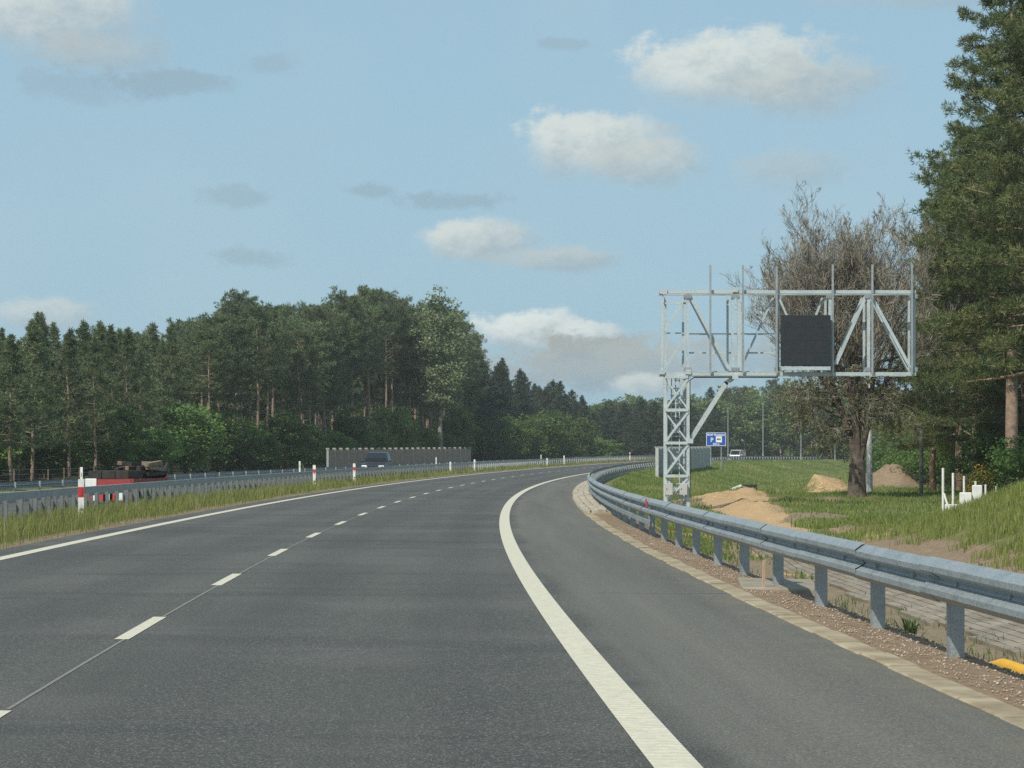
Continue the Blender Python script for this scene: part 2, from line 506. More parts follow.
# ------------------------------------------------------------------ ground sheet
def make_ground():
    ss = np.concatenate([[-150, -60, -30, -12], np.arange(-2, 60, .5), np.arange(60, 150, 1.), np.arange(150, 420, 2.5), np.arange(420, 700, 12), np.arange(720, 1300, 60)])
    uu = np.concatenate([[-900, -500, -250, -140, -90, -65, -50], np.arange(-42, -18, 1.5), np.arange(-18, -3.6, .35), [-3.5, -2, 0, 2, 4],
                         np.arange(5.0, 14, .2), np.arange(14, 26, .4), np.arange(26.5, 50, 1.5), [55, 62, 70, 80, 95, 120, 160, 220, 300, 420, 600]])
    S, U = np.meshgrid(ss, uu, indexing='ij')
    X, Y = XY(S, U); Z = T(S, U)
    n, k = S.shape
    v = np.stack([X, Y, Z], -1).reshape(-1, 3)
    i = np.arange((n - 1) * (k - 1)); a = (i // (k - 1)) * k + i % (k - 1)
    f = np.stack([a, a + 1, a + k + 1, a + k], 1)[:, ::-1]
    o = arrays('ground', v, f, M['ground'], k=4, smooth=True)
    s, u, x, y = S.ravel(), U.ravel(), X.ravel(), Y.ravel()
    G2 = lambda cx, cy, rx, ry: np.exp(-(((x - cx) / rx) ** 2 + ((y - cy) / ry) ** 2))
    dirt = np.clip(sst(5.2, 5.4, u) * sst(7.3, 6.7, u) * sst(140, 110, s), 0, 1)
    dirt = np.maximum(dirt, sst(10.5, 10.8, u) * sst(12.3, 11.5, u) * sst(56, 46, s))
    dirt = np.maximum(dirt, .9 * sst(-4.55, -4.2, u) * sst(-3.6, -3.9, u))
    dirt = np.maximum.reduce([dirt, 1.15 * np.exp(-(((x - 23.3) / 3) ** 4 + ((y - 141) / 7) ** 4)), 1.1 * G2(8.9, 55, 1.6, 6), .8 * G2(11.5, 60, 1.5, 5)])
    patch = sst(.0, .35, fbm(x, y, .33, 4) + .10) * sst(50, 58, s) * sst(128, 112, s) * sst(7.4, 9, u) * sst(21, 15, u)
    dirt = np.maximum(dirt, .85 * patch)
    mud = sst(6.9, 7.5, u) * sst(10.9, 10.5, u) * sst(62, 50, s)
    sand = np.maximum.reduce([1.15 * np.exp(-np.abs((x - np.interp(y, [44, 55, 70, 98, 110], [6.1, 6.6, 7.4, 9.4, 9.8]) - .5 * fbm(x, y, .5, 3)) / np.interp(y, [44, 60, 75, 98, 110], [.7, .85, 1.05, 1.6, 1.5])) ** 4) * sst(43, 47, y) * sst(112, 104, y), .62 * G2(8.3, 54, 1.0, 6), 1.2 * G2(17.3, 125, 1.3, 4), 0 * x,
                              1.1 * np.exp(-(((x - 19) / 8) ** 4 + ((y - 117 + .35 * (x - 19)) / 4.5) ** 4)), .5 * G2(13.2, 66, 1.2, 5), .62 * sst(6.6, 7.4, u) * sst(9.6, 8.4, u) * sst(52, 60, s) * sst(105, 80, s)])
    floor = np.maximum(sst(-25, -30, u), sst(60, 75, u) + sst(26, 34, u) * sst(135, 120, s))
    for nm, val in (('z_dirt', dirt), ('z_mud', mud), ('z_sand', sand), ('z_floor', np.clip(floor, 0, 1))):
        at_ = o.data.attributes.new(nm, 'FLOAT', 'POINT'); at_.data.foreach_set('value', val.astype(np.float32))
    return tag(o, kind='structure')


make_ground()


# ------------------------------------------------------------------ roads and markings
def strip(name, m, u0, u1, s0, s1, lift, parent=None, step=2., nu=2, base=None, zf=None):
    ss = np.arange(s0, s1 + step / 2, step) if s1 - s0 > step else np.array([s0, s1])
    ul = np.linspace(u0, u1, nu)
    S, U = np.meshgrid(ss, ul, indexing='ij')
    X, Y = XY(S, U); Z = (zf(S, U) if zf else zr(S, U)) + lift
    n, k = S.shape
    i = np.arange((n - 1) * (k - 1)); a = (i // (k - 1)) * k + i % (k - 1)
    return np.stack([X, Y, Z], -1).reshape(-1, 3), np.stack([a, a + k, a + k + 1, a + 1], 1), np.stack([S, U], -1).reshape(-1, 2)


def sheet(name, m, parts, parent=None):
    V, Fc, UV = [], [], []; o = 0
    for v, f, uv in parts:
        V.append(v); Fc.append(f + o); UV.append(uv); o += len(v)
    V = np.concatenate(V); Fc = np.concatenate(Fc); UV = np.concatenate(UV)
    ob = arrays(name, V, Fc, m, parent, k=4)
    l = ob.data.uv_layers.new(name='UVMap')
    idx = np.empty(len(ob.data.loops), np.int32); ob.data.loops.foreach_get('vertex_index', idx)
    l.data.foreach_set('uv', UV[idx].astype(np.float32).ravel())
    return ob


UL, UR, UK = -3.4376, 3.3794, 5.335
road = tag(sheet('road', M['asphalt'], [strip('', None, -4.02, UK, -60, 640, 0, nu=9, step=1.)]), kind='structure')
sheet('edge_line', M['paint'], [strip('', None, UL - .10, UL + .10, -20, 600, .004, step=1.)], road)
sheet('edge_line', M['paint'], [strip('', None, UR - .11, UR + .11, -20, 600, .004, step=1.)], road)
dashes = [strip('', None, -.055, .055, 16.98 + 7.2 * i, 16.98 + 7.2 * i + 2.45, .004, step=.6) for i in range(-4, 78)]
sheet('lane_line', M['paint'], dashes, road)
M['seal'] = simple('joint_sealant', (.15, .145, .13), (.23, .22, .20), 20, .8)
sheet('seam', M['seal'], [strip('', None, -.012 + .02, .012 + .02, 16.98 + 7.2 * i + 2.47, 16.98 + 7.2 * (i + 1) - .02, .003, step=.8) for i in range(-4, 20)], road)
sheet('seam', M['seal'], [strip('', None, 4.0, 5.33, 23.3, 23.335, .003, nu=4), strip('', None, 4.5, 5.33, 46.2, 46.26, .003, nu=4)], road)
opp = lambda s, u: gz(s) - .25 + .012 * (np.clip(u, -17, -8) + 17)
road2 = tag(sheet('opposite_road', M['asphalt_plain'], [strip('', None, -17.1, -8.1, -60, 640, 0, nu=4, zf=opp)]), kind='structure')
sheet('edge_line', M['paint'], [strip('', None, -8.75, -8.55, -60, 600, .004, zf=opp)], road2)
sheet('edge_line', M['paint'], [strip('', None, -15.7, -15.5, -60, 600, .004, zf=opp)], road2)


def path(s0, s1, u, step=1., dz=0., ground=True):
    out = []
    for s in np.arange(s0, s1 + step * .5, step):
        x, y = XY(s, u)
        z = (float(T(s, u)) if ground else float(zr(s, u))) + dz
        out.append((float(x), float(y), z, heading(s)))
    return out


# kerb: separate concrete strip with slightly worn pieces
kb = MB()
s = -6.0
while s < 57:
    j = random.uniform(-.016, .016); dz = random.uniform(-.012, .008)
    kb.sweep([(float(XY(a, UK + .115 + j)[0]), float(XY(a, UK + .115 + j)[1]), float(zr(a, UK)) - .12 + dz, heading(a)) for a in (s + .004, s + .33, s + .66, s + .994)],
             [(-.11, 0), (.11, 0), (.11, .115), (.09, .132), (-.09, .132), (-.11, .122)])
    s += 1.0
tag(kb.build('kerb', M['kerb'], bevel=0), kind='structure')
# gutter of pale setts beyond it
gb = MB()
for s in np.arange(57.2, 118, .34):
    for k in range(3):
        uc = UK + .10 + k * .2
        x, y = XY(s + random.uniform(-.03, .03), uc + random.uniform(-.02, .02))
        gb.box((float(x), float(y), float(zr(s, uc)) + .0 + .05 * k * .4 + random.uniform(-.012, .012)), (.175, .30, .14), -heading(s) + random.uniform(-.08, .08), random.uniform(-.06, .06), random.uniform(-.05, .05))
tag(gb.build('gutter', M['stone'], bevel=.015), kind='structure')
gp = MB().sweep([(p[0], p[1], float(zr(ss_, UK)) - .16, p[3]) for ss_, p in zip(np.arange(57, 118.5, 1), path(57, 118, UK + .3))], [(-.29, 0), (.40, 0), (.40, .19), (-.29, .16)])
tag(gp.build('gutter_bed', M['kerb']), kind='structure')

# ------------------------------------------------------------------ guardrails
def wbeam(z0, h=.31, d=.08, t=.004):
    """two-wave profile facing -side (towards the road)"""
    pts = [(0, 0), (-d * .35, .015), (-d, .055), (-d, .095), (-d * .15, .135), (0, .155), (-d * .15, .175), (-d, .215), (-d, .255), (-d * .35, .295), (0, .31)]
    pts = [(a, z0 + b * h / .31) for a, b in pts]
    return pts + [(a + .006, b) for a, b in reversed(pts)]


def post_mesh(name, h, w=.10, d=.06, sink=.3):
    b = MB()     # C-shaped post: web facing the traffic, two flanges behind
    b.box((0, 0, (h - sink) / 2), (.006, d, h + sink)); b.box((w / 2, d / 2 - .003, (h - sink) / 2), (w - .008, .006, h + sink)); b.box((w / 2, -d / 2 + .003, (h - sink) / 2), (w - .008, .006, h + sink))
    me = bpy.data.meshes.new(name); me.from_pydata(b.v, [], b.f); me.update(); return me


def merge_posts(name, me, places, m, parent):
    b = MB()
    vs = np.array([v.co[:] for v in me.vertices]); fs = [tuple(p.vertices) for p in me.polygons]
    for x, y, z, th in places:
        c, s_ = math.cos(-th), math.sin(-th)
        q = np.stack([vs[:, 0] * c - vs[:, 1] * s_ + x, vs[:, 0] * s_ + vs[:, 1] * c + y, vs[:, 2] + z], 1)
        b.add(q, fs)
    o = b.build(name, m, parent); o['kind'] = 'stuff'; return o


# right-hand guardrail: separate beam lengths of 4 m lap over each other
RU = 6.05
gr = empty('guardrail', (float(XY(16, RU)[0]), float(XY(16, RU)[1]), 0), 0, 'galvanised steel guardrail with thick wave beam curving along the right shoulder beside the dirt verge', 'guardrail')
gloc = np.array(gr.location)


def rel(p, loc=gloc): return [(q[0] - loc[0], q[1] - loc[1], q[2] - loc[2], q[3]) for q in p]


def rail_path(s0, s1, u, step=1., dz=0.):
    out = []
    for s in np.arange(s0, s1 + 1e-6, (s1 - s0) / max(1, round((s1 - s0) / step))):
        x, y = XY(s, u); out.append((float(x), float(y), float(zr(s, u)) + dz, heading(s)))
    return out


LEN = 2.9
S_A = 16.3 - 2 * LEN
beams = [(S_A + LEN * i, S_A + LEN * (i + 1)) for i in range(0, 132)]
bm = MB(); far_b = MB()
for i, (a, b) in enumerate(beams):
    pr = wbeam(.365 + random.uniform(-.004, .004), .31, .085)
    pr = [(x - (.009 if i % 2 else 0), z + (.004 if i % 2 else 0)) for x, z in pr]
    bm.sweep(rel(rail_path(a - .16, b + .16, RU - .085, .7)), pr)
o = bm.build('beam', M['galv'], gr)
bo = MB()
for i, (a, b) in enumerate(beams[:26]):
    for k in range(4):
        for dz in (.50, .54):
            for p in rel(rail_path(b - .12 + k * .08, b - .1 + k * .08, RU - .10, 1))[:1]:
                bo.box((p[0] - .0, p[1], p[2] + dz), (.034, .026, .022), -p[3])
    for kk in (.25, .75):
        q = a + LEN * kk
        p = rel(rail_path(q, q + .1, RU - .10, 1))[0]
        bo.box((p[0], p[1], p[2] + .52), (.03, .03, .022), -p[3])
        bo.box((p[0] + .004, p[1], p[2] + .52), (.02, .012, .12), -p[3])
bo.build('bolt', M['galv_far'], gr)['kind'] = 'stuff'
pm = post_mesh('post', .62, .11, .10)
pm.materials.append(M['galv'])
sp_me = MB().box((-.04, 0, 0), (.08, .09, .2)); sm = bpy.data.meshes.new('spacer'); sm.from_pydata(sp_me.v, [], sp_me.f); sm.materials.append(M['galv_far'])
ps = np.arange(16.3 - 2.9 * 3, 380, 2.9)
extra = []
for i, s in enumerate(ps):
    x, y = XY(s, RU); z = float(zr(s, RU)) - .06
    if i < 100:
        p = link('post', pm, None, gr); p.location = (float(x) - gloc[0], float(y) - gloc[1], z); p.rotation_euler = (0, 0, -heading(s))
        if i < 34:
            q = link('spacer', sm, None, p); q.location = (0, 0, .58)
    else: extra.append((float(x) - gloc[0], float(y) - gloc[1], z, heading(s)))
merge_posts('post', pm, extra, M['galv'], gr)
# lower rub rail on the stretch after the reflector
RS = 40.5
lb = MB().sweep(rel(rail_path(RS, 190, RU - .07, 1.2)), [(0, .17), (-.05, .19), (-.05, .27), (0, .29), (.006, .29), (.006, .17)])
lb.build('lower_beam', M['galv'], gr)
p = rel(rail_path(RS, RS + .2, RU - .19, .2))[0]
MB().box((p[0], p[1], p[2] + .60), (.02, .12, .15), -p[3]).build('reflector', M['plastic_red'], gr)
MB().box((p[0] + .05, p[1] - .02, p[2] + .42), (.015, .10, .50), -p[3]).build('end_plate', M['galv'], gr)


# left-hand rails ------------------------------------------------------------
def box_rail(label, u, top, hgt, spacing, s0, s1, basef, m=M['galv_far'], prof=None, flip=1, first=30):
    root = empty('guardrail', (float(XY(s0, u)[0]), float(XY(s0, u)[1]), 0), 0, label, 'guardrail')
    L = np.array(root.location)
    pth = []
    for s in np.arange(s0, s1 + .1, 1.5 if s1 < 500 else 3):
        x, y = XY(s, u); pth.append((float(x) - L[0], float(y) - L[1], float(basef(s)), heading(s)))
    MB().sweep(pth, prof or [(-.05 * flip, top - hgt), (.03 * flip, top - hgt), (.03 * flip, top), (-.05 * flip, top)][::flip]).build('beam', m, root)
    ph = top - .02
    me = post_mesh('post', ph, .075, .045, .2); me.materials.append(M['post_dark'] if hgt < .2 else m)
    pl = [s for s in np.arange(s0, s1, spacing)]
    front = [s for s in pl if s >= first][:100]
    rest = [s for s in pl if s not in front]
    for s in front:
        x, y = XY(s, u + .09 * flip)
        p = link('post', me, None, root); p.location = (float(x) - L[0], float(y) - L[1], float(basef(s))); p.rotation_euler = (0, 0, -heading(s) + (0 if flip > 0 else PI))
    merge_posts('post', me, [(float(XY(s, u + .09 * flip)[0]) - L[0], float(XY(s, u + .09 * flip)[1]) - L[1], float(basef(s)), heading(s)) for s in rest], m, root)
    return root


box_rail('thin single beam guardrail with close set posts on the near side of the grassy median', -5.55, .70, .14, 1.33, 20, 330, lambda s: gz(s) + .03, flip=-1, first=38)
box_rail('lower grey guardrail just behind the first one, on the grassy median', -7.25, .56, .09, 1.33, 20, 330, lambda s: gz(s) - .10, flip=1, first=44)
box_rail('wave beam guardrail at the outer edge of the opposite road before the left forest', -17.5, .62, .30, 4., 40, 420, lambda s: gz(s) - .30, m=M['galv'],
         prof=wbeam(.32, .30, .08), flip=1, first=85)
box_rail('distant guardrail beyond the curve at the foot of the lighting columns', -22.5, .75, .30, 4., 330, 520, lambda s: gz(s) - .20, prof=wbeam(.45, .30, .08), first=330)

# ------------------------------------------------------------------ delineator posts
def delineator(name, h=1.0, w=.115, band=.24):
    root = empty(name, (0, 0, 0))
    prof = [(-w / 2, -.02), (w / 2, -.02), (w / 2, .02), (0, .055), (-w / 2, .02)]
    def pc(z0, z1, nm, m, slope=0, e=0., par=root):
        vs = [(x * (1 + e), y * (1 + e) - .0, z0) for x, y in prof] + [(x * (1 + e), y * (1 + e), z1 - slope * (y + .02) * 2) for x, y in prof]
        n = 5
        return MB().add(vs, [tuple(reversed(range(n))), tuple(range(n, 2 * n))] + [(k, (k + 1) % n, n + (k + 1) % n, n + k) for k in range(n)]).build(nm, m, par)
    b = pc(-.2, h, 'body', M['plastic_white'], .8)
    if band: pc(h - .18 - band, h - .18, 'red_band', M['plastic_red'], 0, .03)
    MB().box((0, -.026, h - .30), (.04, .008, .16)).build('reflector', M['plastic_red'] if band else M['concrete'], root)
    MB().box((.01, -.0215, .30), (.05, .004, .05)).build('number_plate', M['dark'], root)
    return root


dl = delineator('delineator_post')
dl_small = None
dl2 = delineator('delineator_post', 1.0, .115, .15)
dl3 = delineator('delineator_post', 1.0, .115, 0)
spots = [(81, -5.15, 'white delineator post with a broad red band in tall grass, nearest post at left', .87, .97),
         (314.5, -5.2, 'white delineator post with red head on the median, left of the dark car', 1.0, 1.),
         (354, -5.2, 'white delineator post with red head on the median, just before the dark car', 1.0, 1.),
         (450.5, -5.2, 'white delineator post on the median, below the right end of the brown noise barrier', .85, 1.),
         (474.5, -5.2, 'white delineator post just right of the brown noise barrier end', .95, 1.),
         (547, -5.2, 'thin white delineator before dark trees, left one of a far pair on the median', .8, 1.),
         (564, -5.2, 'white delineator before dark trees, right one of a far pair on the median', 1., 1.),
         (630, -5.2, 'farthest white and red delineator post above the curved guardrail', 1.15, 1.)]
for i, (px, u, lab, h, w) in enumerate(spots):
    s = 45.0 if i == 0 else s_at(px, u, 60, 400)
    x, y = XY(s, u)
    if i == 0: x = (81 - 512) / F * 45.6; y = 45.6; s, u2 = to_su(x, y); s = float(s)
    o = (dl, dl2)[i] if i < 2 else dl3 if i == 3 else dup(dl2 if i in (2, 7) else dl3, (0, 0, 0), 0, 1)
    o.scale = (1, 1, h * .94) if i else (1, 1, h)
    o.location = (float(x), float(y), float(gz(s)) + .03 - BANK * u * .5); o.rotation_euler = (0, 0, -heading(s) + (.25 if i == 0 else 0))
    tag(o, lab, 'delineator post', 'delineator posts along the road')
for px, u, lab in ((81, -17.2, 'small delineator head showing above the far guardrail behind the nearest delineator'),
                   (300, -17.2, 'small white delineator post on the far guardrail, left of the red headed posts'),
                   (436, -17.2, 'small white delineator post in front of the brown noise barrier'),
                   (541, -17.2, 'smallest white delineator post on the far rail in front of dark trees')):
    s = s_at(px, u, 60, 400); x, y = XY(s, u)
    o = dup(dl3, (float(x), float(y), float(gz(s)) - .28), -heading(s), (1., 1., 1.12))
    tag(o, lab, 'delineator post', 'delineator posts along the road')

# ------------------------------------------------------------------ noise barriers
def barrier(name, label, u, s0, s1, top, spacing, panel_m, cap_m, post_w, rib, base=-.6, capz=.10):
    L = np.array([float(XY(s0, u)[0]), float(XY(s0, u)[1]), 0])
    root = empty(name, tuple(L), 0, label, 'noise barrier')
    ss = np.arange(s0, s1 + .01, spacing)
    for a, b in zip(ss[:-1], ss[1:]):
        pa, pb = np.array(XY(a, u)), np.array(XY(b, u))
        mid = (pa + pb) / 2; d = pb - pa; ln = np.linalg.norm(d); rz = math.atan2(d[1], d[0])
        za = float(gz((a + b) / 2))
        w = MB()
        n = max(3, int(ln / rib))
        for k in range(n):   # ribbed infill
            t = (k + .5) / n - .5
            w.box((mid[0] - L[0] + d[0] * t, mid[1] - L[1] + d[1] * t, za + (top + base) / 2), (ln / n * .96, .08 + (.05 if k % 2 else 0), top - base), rz)
        w.build('panel', panel_m, root)
    for a in ss:
        x, y = XY(a, u); x -= L[0]; y -= L[1]; za = float(gz(a))
        p = MB().box((float(x), float(y), za + (top + base) / 2), (post_w, .22, top - base + .06), -heading(a)).build('post', M['galv_far'] if panel_m is M['wall_brown'] else M['wall_grey'], root)
        MB().box((float(x), float(y), za + top + .03 + capz / 2 + .004), (post_w * 1.7, .28, capz), -heading(a)).build('cap', cap_m, p)
    return root


s0 = s_at(328, -22, 100, 300); s1 = s_at(470, -22, 150, 400)
barrier('noise_barrier', 'brown ribbed noise barrier with pale post caps below the left forest, behind the dark car', -22, s0, s1, 1.62, (s1 - s0) / 25, M['wall_brown'], M['concrete'], .18, .35, -.9, .14)
s0 = s_at(657, 8.2, 100, 300); s1 = s_at(709, 8.2, 150, 400)
barrier('noise_barrier', 'pale grey ribbed noise barrier behind the gantry tower', 8.2, s0, s1, 1.78, (s1 - s0) / 16, M['wall_grey'], M['wall_grey'], .22, .5, -1.2, .05)

# ------------------------------------------------------------------ gantry
GY = 82.0
gx = lambda px: (px - 512) / F * GY
gzz = lambda py: CAMZ - (py - HZ) / F * GY
ggz = float(TXY(gx(676), GY + .5))
gb_ = empty('gantry', (gx(676), GY, ggz), 0, 'galvanised lattice gantry with a long sign frame on one tower behind the right guardrail', 'gantry')
GL = np.array(gb_.location)
g_ = lambda px, py, dy=0.: np.array([gx(px), GY + dy, gzz(py)]) - GL
D = .95
legs = [(665, 0), (688, 0), (667.5, D), (686.5, D)]
for px, dy in legs:
    a = g_(px, 374, dy); b = a.copy(); b[2] = -.15
    MB().bar(b, a, .11).build('tower_leg', M['gantry'], gb_)
for dy in (0, D):
    br = MB()
    xa, xb = (665, 688) if dy == 0 else (667.5, 686.5)
    lv = [377, 410, 443, 476, 503]
    for a, b in zip(lv[:-1], lv[1:]):
        br.bar(g_(xa, a + 2, dy + .02), g_(xb, b - 1, dy + .02), .055); br.bar(g_(xb, a + 2, dy - .045), g_(xa, b - 1, dy - .045), .075)
    for a in lv[:-1]: br.bar(g_(xa, a, dy - .08), g_(xb, a, dy - .08), .10, .06)
    br.build('tower_bracing', M['gantry'], gb_)
br = MB()
for xa, xb in ((665, 667.5), (688, 686.5)):
    lv = [378, 411, 444, 477, 505]
    for a, b in zip(lv[:-1], lv[1:]):
        br.bar(g_(xa, a, .05), g_(xb, b, D - .05), .05); br.bar(g_(xa, b, .05), g_(xb, b, D - .05), .05)
br.build('side_bracing', M['gantry'], gb_)
ld = MB()
for px in (672.5, 680.5): ld.bar(g_(px, 505, D * .55), g_(px, 378, D * .55), .035)
for py in np.arange(380, 505, 8): ld.bar(g_(672.5, py, D * .55), g_(680.5, py, D * .55), .03)
ld.bar(g_(676.5, 376, D * .45), g_(676.5, 432, D * .45), .04)
for py in (388, 395, 403, 416, 424, 432): ld.bar(g_(671, py, D * .45), g_(682, py, D * .45), .035)
ld.build('ladder', M['gantry'], gb_)
# base plates and cabinets
bp = MB()
for px, dy in legs:
    q = g_(px, 505, dy); bp.box((q[0], q[1], .03), (.34, .34, .06))
bp.build('base_plate', M['gantry'], gb_)
for px in (668.5, 683):
    c = g_(px, 489, -.16)
    cb = MB().box(tuple(c), (.27, .2, .42)).build('cabinet', M['wall_grey'], gb_, bevel=.01)
    MB().box((c[0] - .08, c[1] - .105, c[2]), (.02, .012, .06)).build('latch', M['dark'], cb)
# chords
for py, dy, hh in ((292, 0, .125), (292, D, .10), (374, 0, .13), (374, D, .11)):
    MB().bar(g_(660, py, dy), g_(915.5, py, dy), hh, .14).build('chord', M['gantry'], gb_)
fl = MB()
for px in (662, 689, 735, 915): fl.bar(g_(px, 292, .08), g_(px, 292, D - .08), .1); fl.bar(g_(px, 374, .08), g_(px, 374, D - .08), .1)
for a, b in ((689, 735), (735, 780), (780, 830), (830, 872), (872, 914)):
    fl.bar(g_(a, 373, .1), g_(b, 373, D - .1), .05); fl.bar(g_(a, 293, .1), g_(b, 293, D - .1), .05)
fl.build('cross_bracing', M['gantry'], gb_)
gw = MB()
for px in (690, 912): pass
gw.box(tuple((g_(735, 371.3, D * .5) + g_(735, 371.3, D * .5)) / 2), (gx(775) - gx(694), D * .72, .03))
gw.build('walkway', M['gantry'], gb_)
for px, w, dy in ((662, .08, 0), (687.5, .085, 0), (732.5, .10, 0), (739, .13, 0), (778, .09, 0), (830, .11, 0), (868.5, .11, 0), (914, .09, 0)):
    MB().bar(g_(px, 295.2, dy), g_(px, 371.2, dy), w).build('upright', M['gantry'], gb_)
for px in (667, 685, 730, 780, 829, 868, 913.5):
    MB().bar(g_(px, 295, D), g_(px, 371, D), .08).build('rear_upright', M['gantry'], gb_)
dg = [(664.5, 331, 686, 296, 0, .10), (664.5, 369, 686, 336, 0, .10), (690, 296, 729, 369, 0, .11), (866, 296, 836, 364, 0, .11), (871.5, 296, 911, 369, 0, .11)]
for a, b, c, d, dy, w in dg: MB().bar(g_(a, b, dy), g_(c, d, dy), w, .07).build('diagonal', M['gantry'], gb_)
dr = [(691, 296, 729, 370, D), (776, 296, 744, 366, D), (782, 296, 806, 350, D), (826, 296, 806, 350, D), (866, 296, 838, 364, D), (874, 296, 912, 369, D)]
for a, b, c, d, dy in dr: MB().bar(g_(a, b, dy), g_(c, d, dy), .075, .06).build('rear_diagonal', M['gantry'], gb_)
hr = MB()
for py in (332.5, 351.5): hr.bar(g_(690, py, D + .1), g_(778, py, D + .1), .06)
hr.bar(g_(665, 332.5, .4), g_(690, 332.5, .4), .05); hr.bar(g_(664, 303, .1), g_(686, 303, .1), .07)
hr.build('handrail', M['gantry'], gb_)
for px, t, b in ((710, 265.5, 374), (742.5, 265.5, 374), (776, 267, 374), (832, 265, 375), (871.5, 265, 375), (911, 264.5, 374)):
    MB().bar(g_(px, t, -.18), g_(px, b, -.18), .068, .08).build('sign_pole', M['galv'], gb_)
sb = MB().bar(g_(690, 441, .2), g_(727, 382, .2), .16)
sb.bar(g_(726, 383.6, .2), g_(734, 377.4, .2), .16)
sb.build('strut', M['gantry'], gb_)
nd = MB()
for px, py in ((662, 372), (688, 372), (690, 441), (735, 377), (735, 290), (664, 292)): nd.box(tuple(g_(px, py, -.02)), (.21, .22, .17))
nd.build('node_plate', M['gantry'], gb_)
gp_ = MB()
for px in (687.5, 735, 778, 830, 868.5, 913):
    for py, sg in ((296.5, 1), (369.5, -1)):
        c = g_(px, py, -.075); gp_.box((c[0], c[1], c[2]), (.30, .014, .15))
        for bx_ in (-.11, -.04, .04, .11): gp_.box((c[0] + bx_, c[1] - .013, c[2] + .03), (.028, .014, .028)); gp_.box((c[0] + bx_, c[1] - .013, c[2] - .03), (.028, .014, .028))
gp_.build('gusset_plate', M['galv'], gb_)
ft = MB().box((g_(676.5, 505, 0)[0], .5, -.12), (1.5, 1.7, .26)).build('footing', M['concrete'], gb_)
cbl = MB().tube([g_(690.5, 498, .3), g_(690.5, 380, .3), g_(695, 377, .3), g_(778, 377, .4), g_(790, 366, .3)], .022, 5)
cbl.build('cable', M['dark'], gb_)
# display
dp = empty('display_panel', tuple(g_(804.5, 341, -.36) + GL), 0, 'black square message display, switched off, mounted in the gantry frame', 'display')
pw, ph = gx(829) - gx(780), gzz(316) - gzz(366.5)
MB().box((0, .06, 0), (pw, .26, ph)).build('housing', M['panel_black'], dp, bevel=.012)
sm_ = MB()
for k in (0,): sm_.box((0, -.072, 0), (.014, .004, ph * .98))
for k in (-.25, 0, .25): sm_.box((0, -.0705, ph * k), (pw * .98, .003, .008))
sm_.build('module_seam', M['panel_seam'], dp)
MB().box((0, .05, -ph / 2 - .09), (pw, .2, .13)).build('shelf', M['gantry'], dp)

# ------------------------------------------------------------------ blue sign
ss_ = s_at(716, 8.6, 150, 320)
sx, sy = XY(ss_, 8.6); sx, sy = float(sx), float(sy)
px1 = lambda n: n * sy / F
bz = CAMZ - (439.3 - HZ) / F * sy
rs = empty('parking_sign', (sx, sy, float(TXY(sx, sy))), -heading(ss_) * .2, 'blue parking sign with white letter P on the grass bank behind the gantry', 'road sign')
hz_ = bz - rs.location.z
W_, H_ = px1(20), px1(13.8)
MB().box((0, 0, hz_), (W_, .06, H_)).build('board', M['blue'], rs)
fr = MB()
for sgn in (-1, 1):
    fr.box((sgn * (W_ / 2 - .05), -.034, hz_), (.05, .006, H_ - .05)); fr.box((0, -.034, hz_ + sgn * (H_ / 2 - .05)), (W_ - .155, .006, .05))
fr.build('border', M['white'], rs)
MB().box((W_ * .05, -.034, hz_ + H_ * .30 + .0), (.001, .001, .001))
for nm, body, sz, x, z in (('place_name', 'MOP Mostowo', .30, 0, .255), ('parking_letter', 'P', .62, -.21, -.18), ('distance', '500 m', .27, 0, -.40)):
    cu = bpy.data.curves.new(nm, 'FONT'); cu.body = body; cu.size = sz; cu.align_x = 'CENTER'; cu.extrude = .003
    cu.offset = .008
    cu.materials.append(M['white'])
    t0_ = bpy.data.objects.new(nm, cu); COL.objects.link(t0_); bpy.context.view_layer.update()
    tm_ = bpy.data.meshes.new_from_object(t0_.evaluated_get(bpy.context.evaluated_depsgraph_get())); bpy.data.objects.remove(t0_)
    t = link(nm, tm_, M['white'], rs)
    t.location = (x * W_, -.036, hz_ + z * H_); t.rotation_euler = (PI / 2, 0, 0)
MB().box((W_ * .14, -.034, hz_ + H_ * .0), (W_ * .30, .006, H_ * .44)).build('pictogram_field', M['white'], rs)
pc = MB(); pc.box((W_ * .09, -.040, hz_ + .02), (W_ * .08, .006, H_ * .12)); pc.box((W_ * .19, -.040, hz_ + .02), (W_ * .05, .006, H_ * .12)); pc.box((W_ * .14, -.040, hz_ - .05), (W_ * .2, .006, H_ * .03))
pc.build('pictogram', M['dark'], rs)
MB().tube([(W_ * .26, .1, -.5), (W_ * .26, .1, hz_ + H_ * .3)], .06).build('post', M['galv'], rs)
MB().tube([(-W_ * .26, .1, -.5), (-W_ * .26, .1, hz_ + H_ * .3)], .06).build('post', M['galv'], rs)

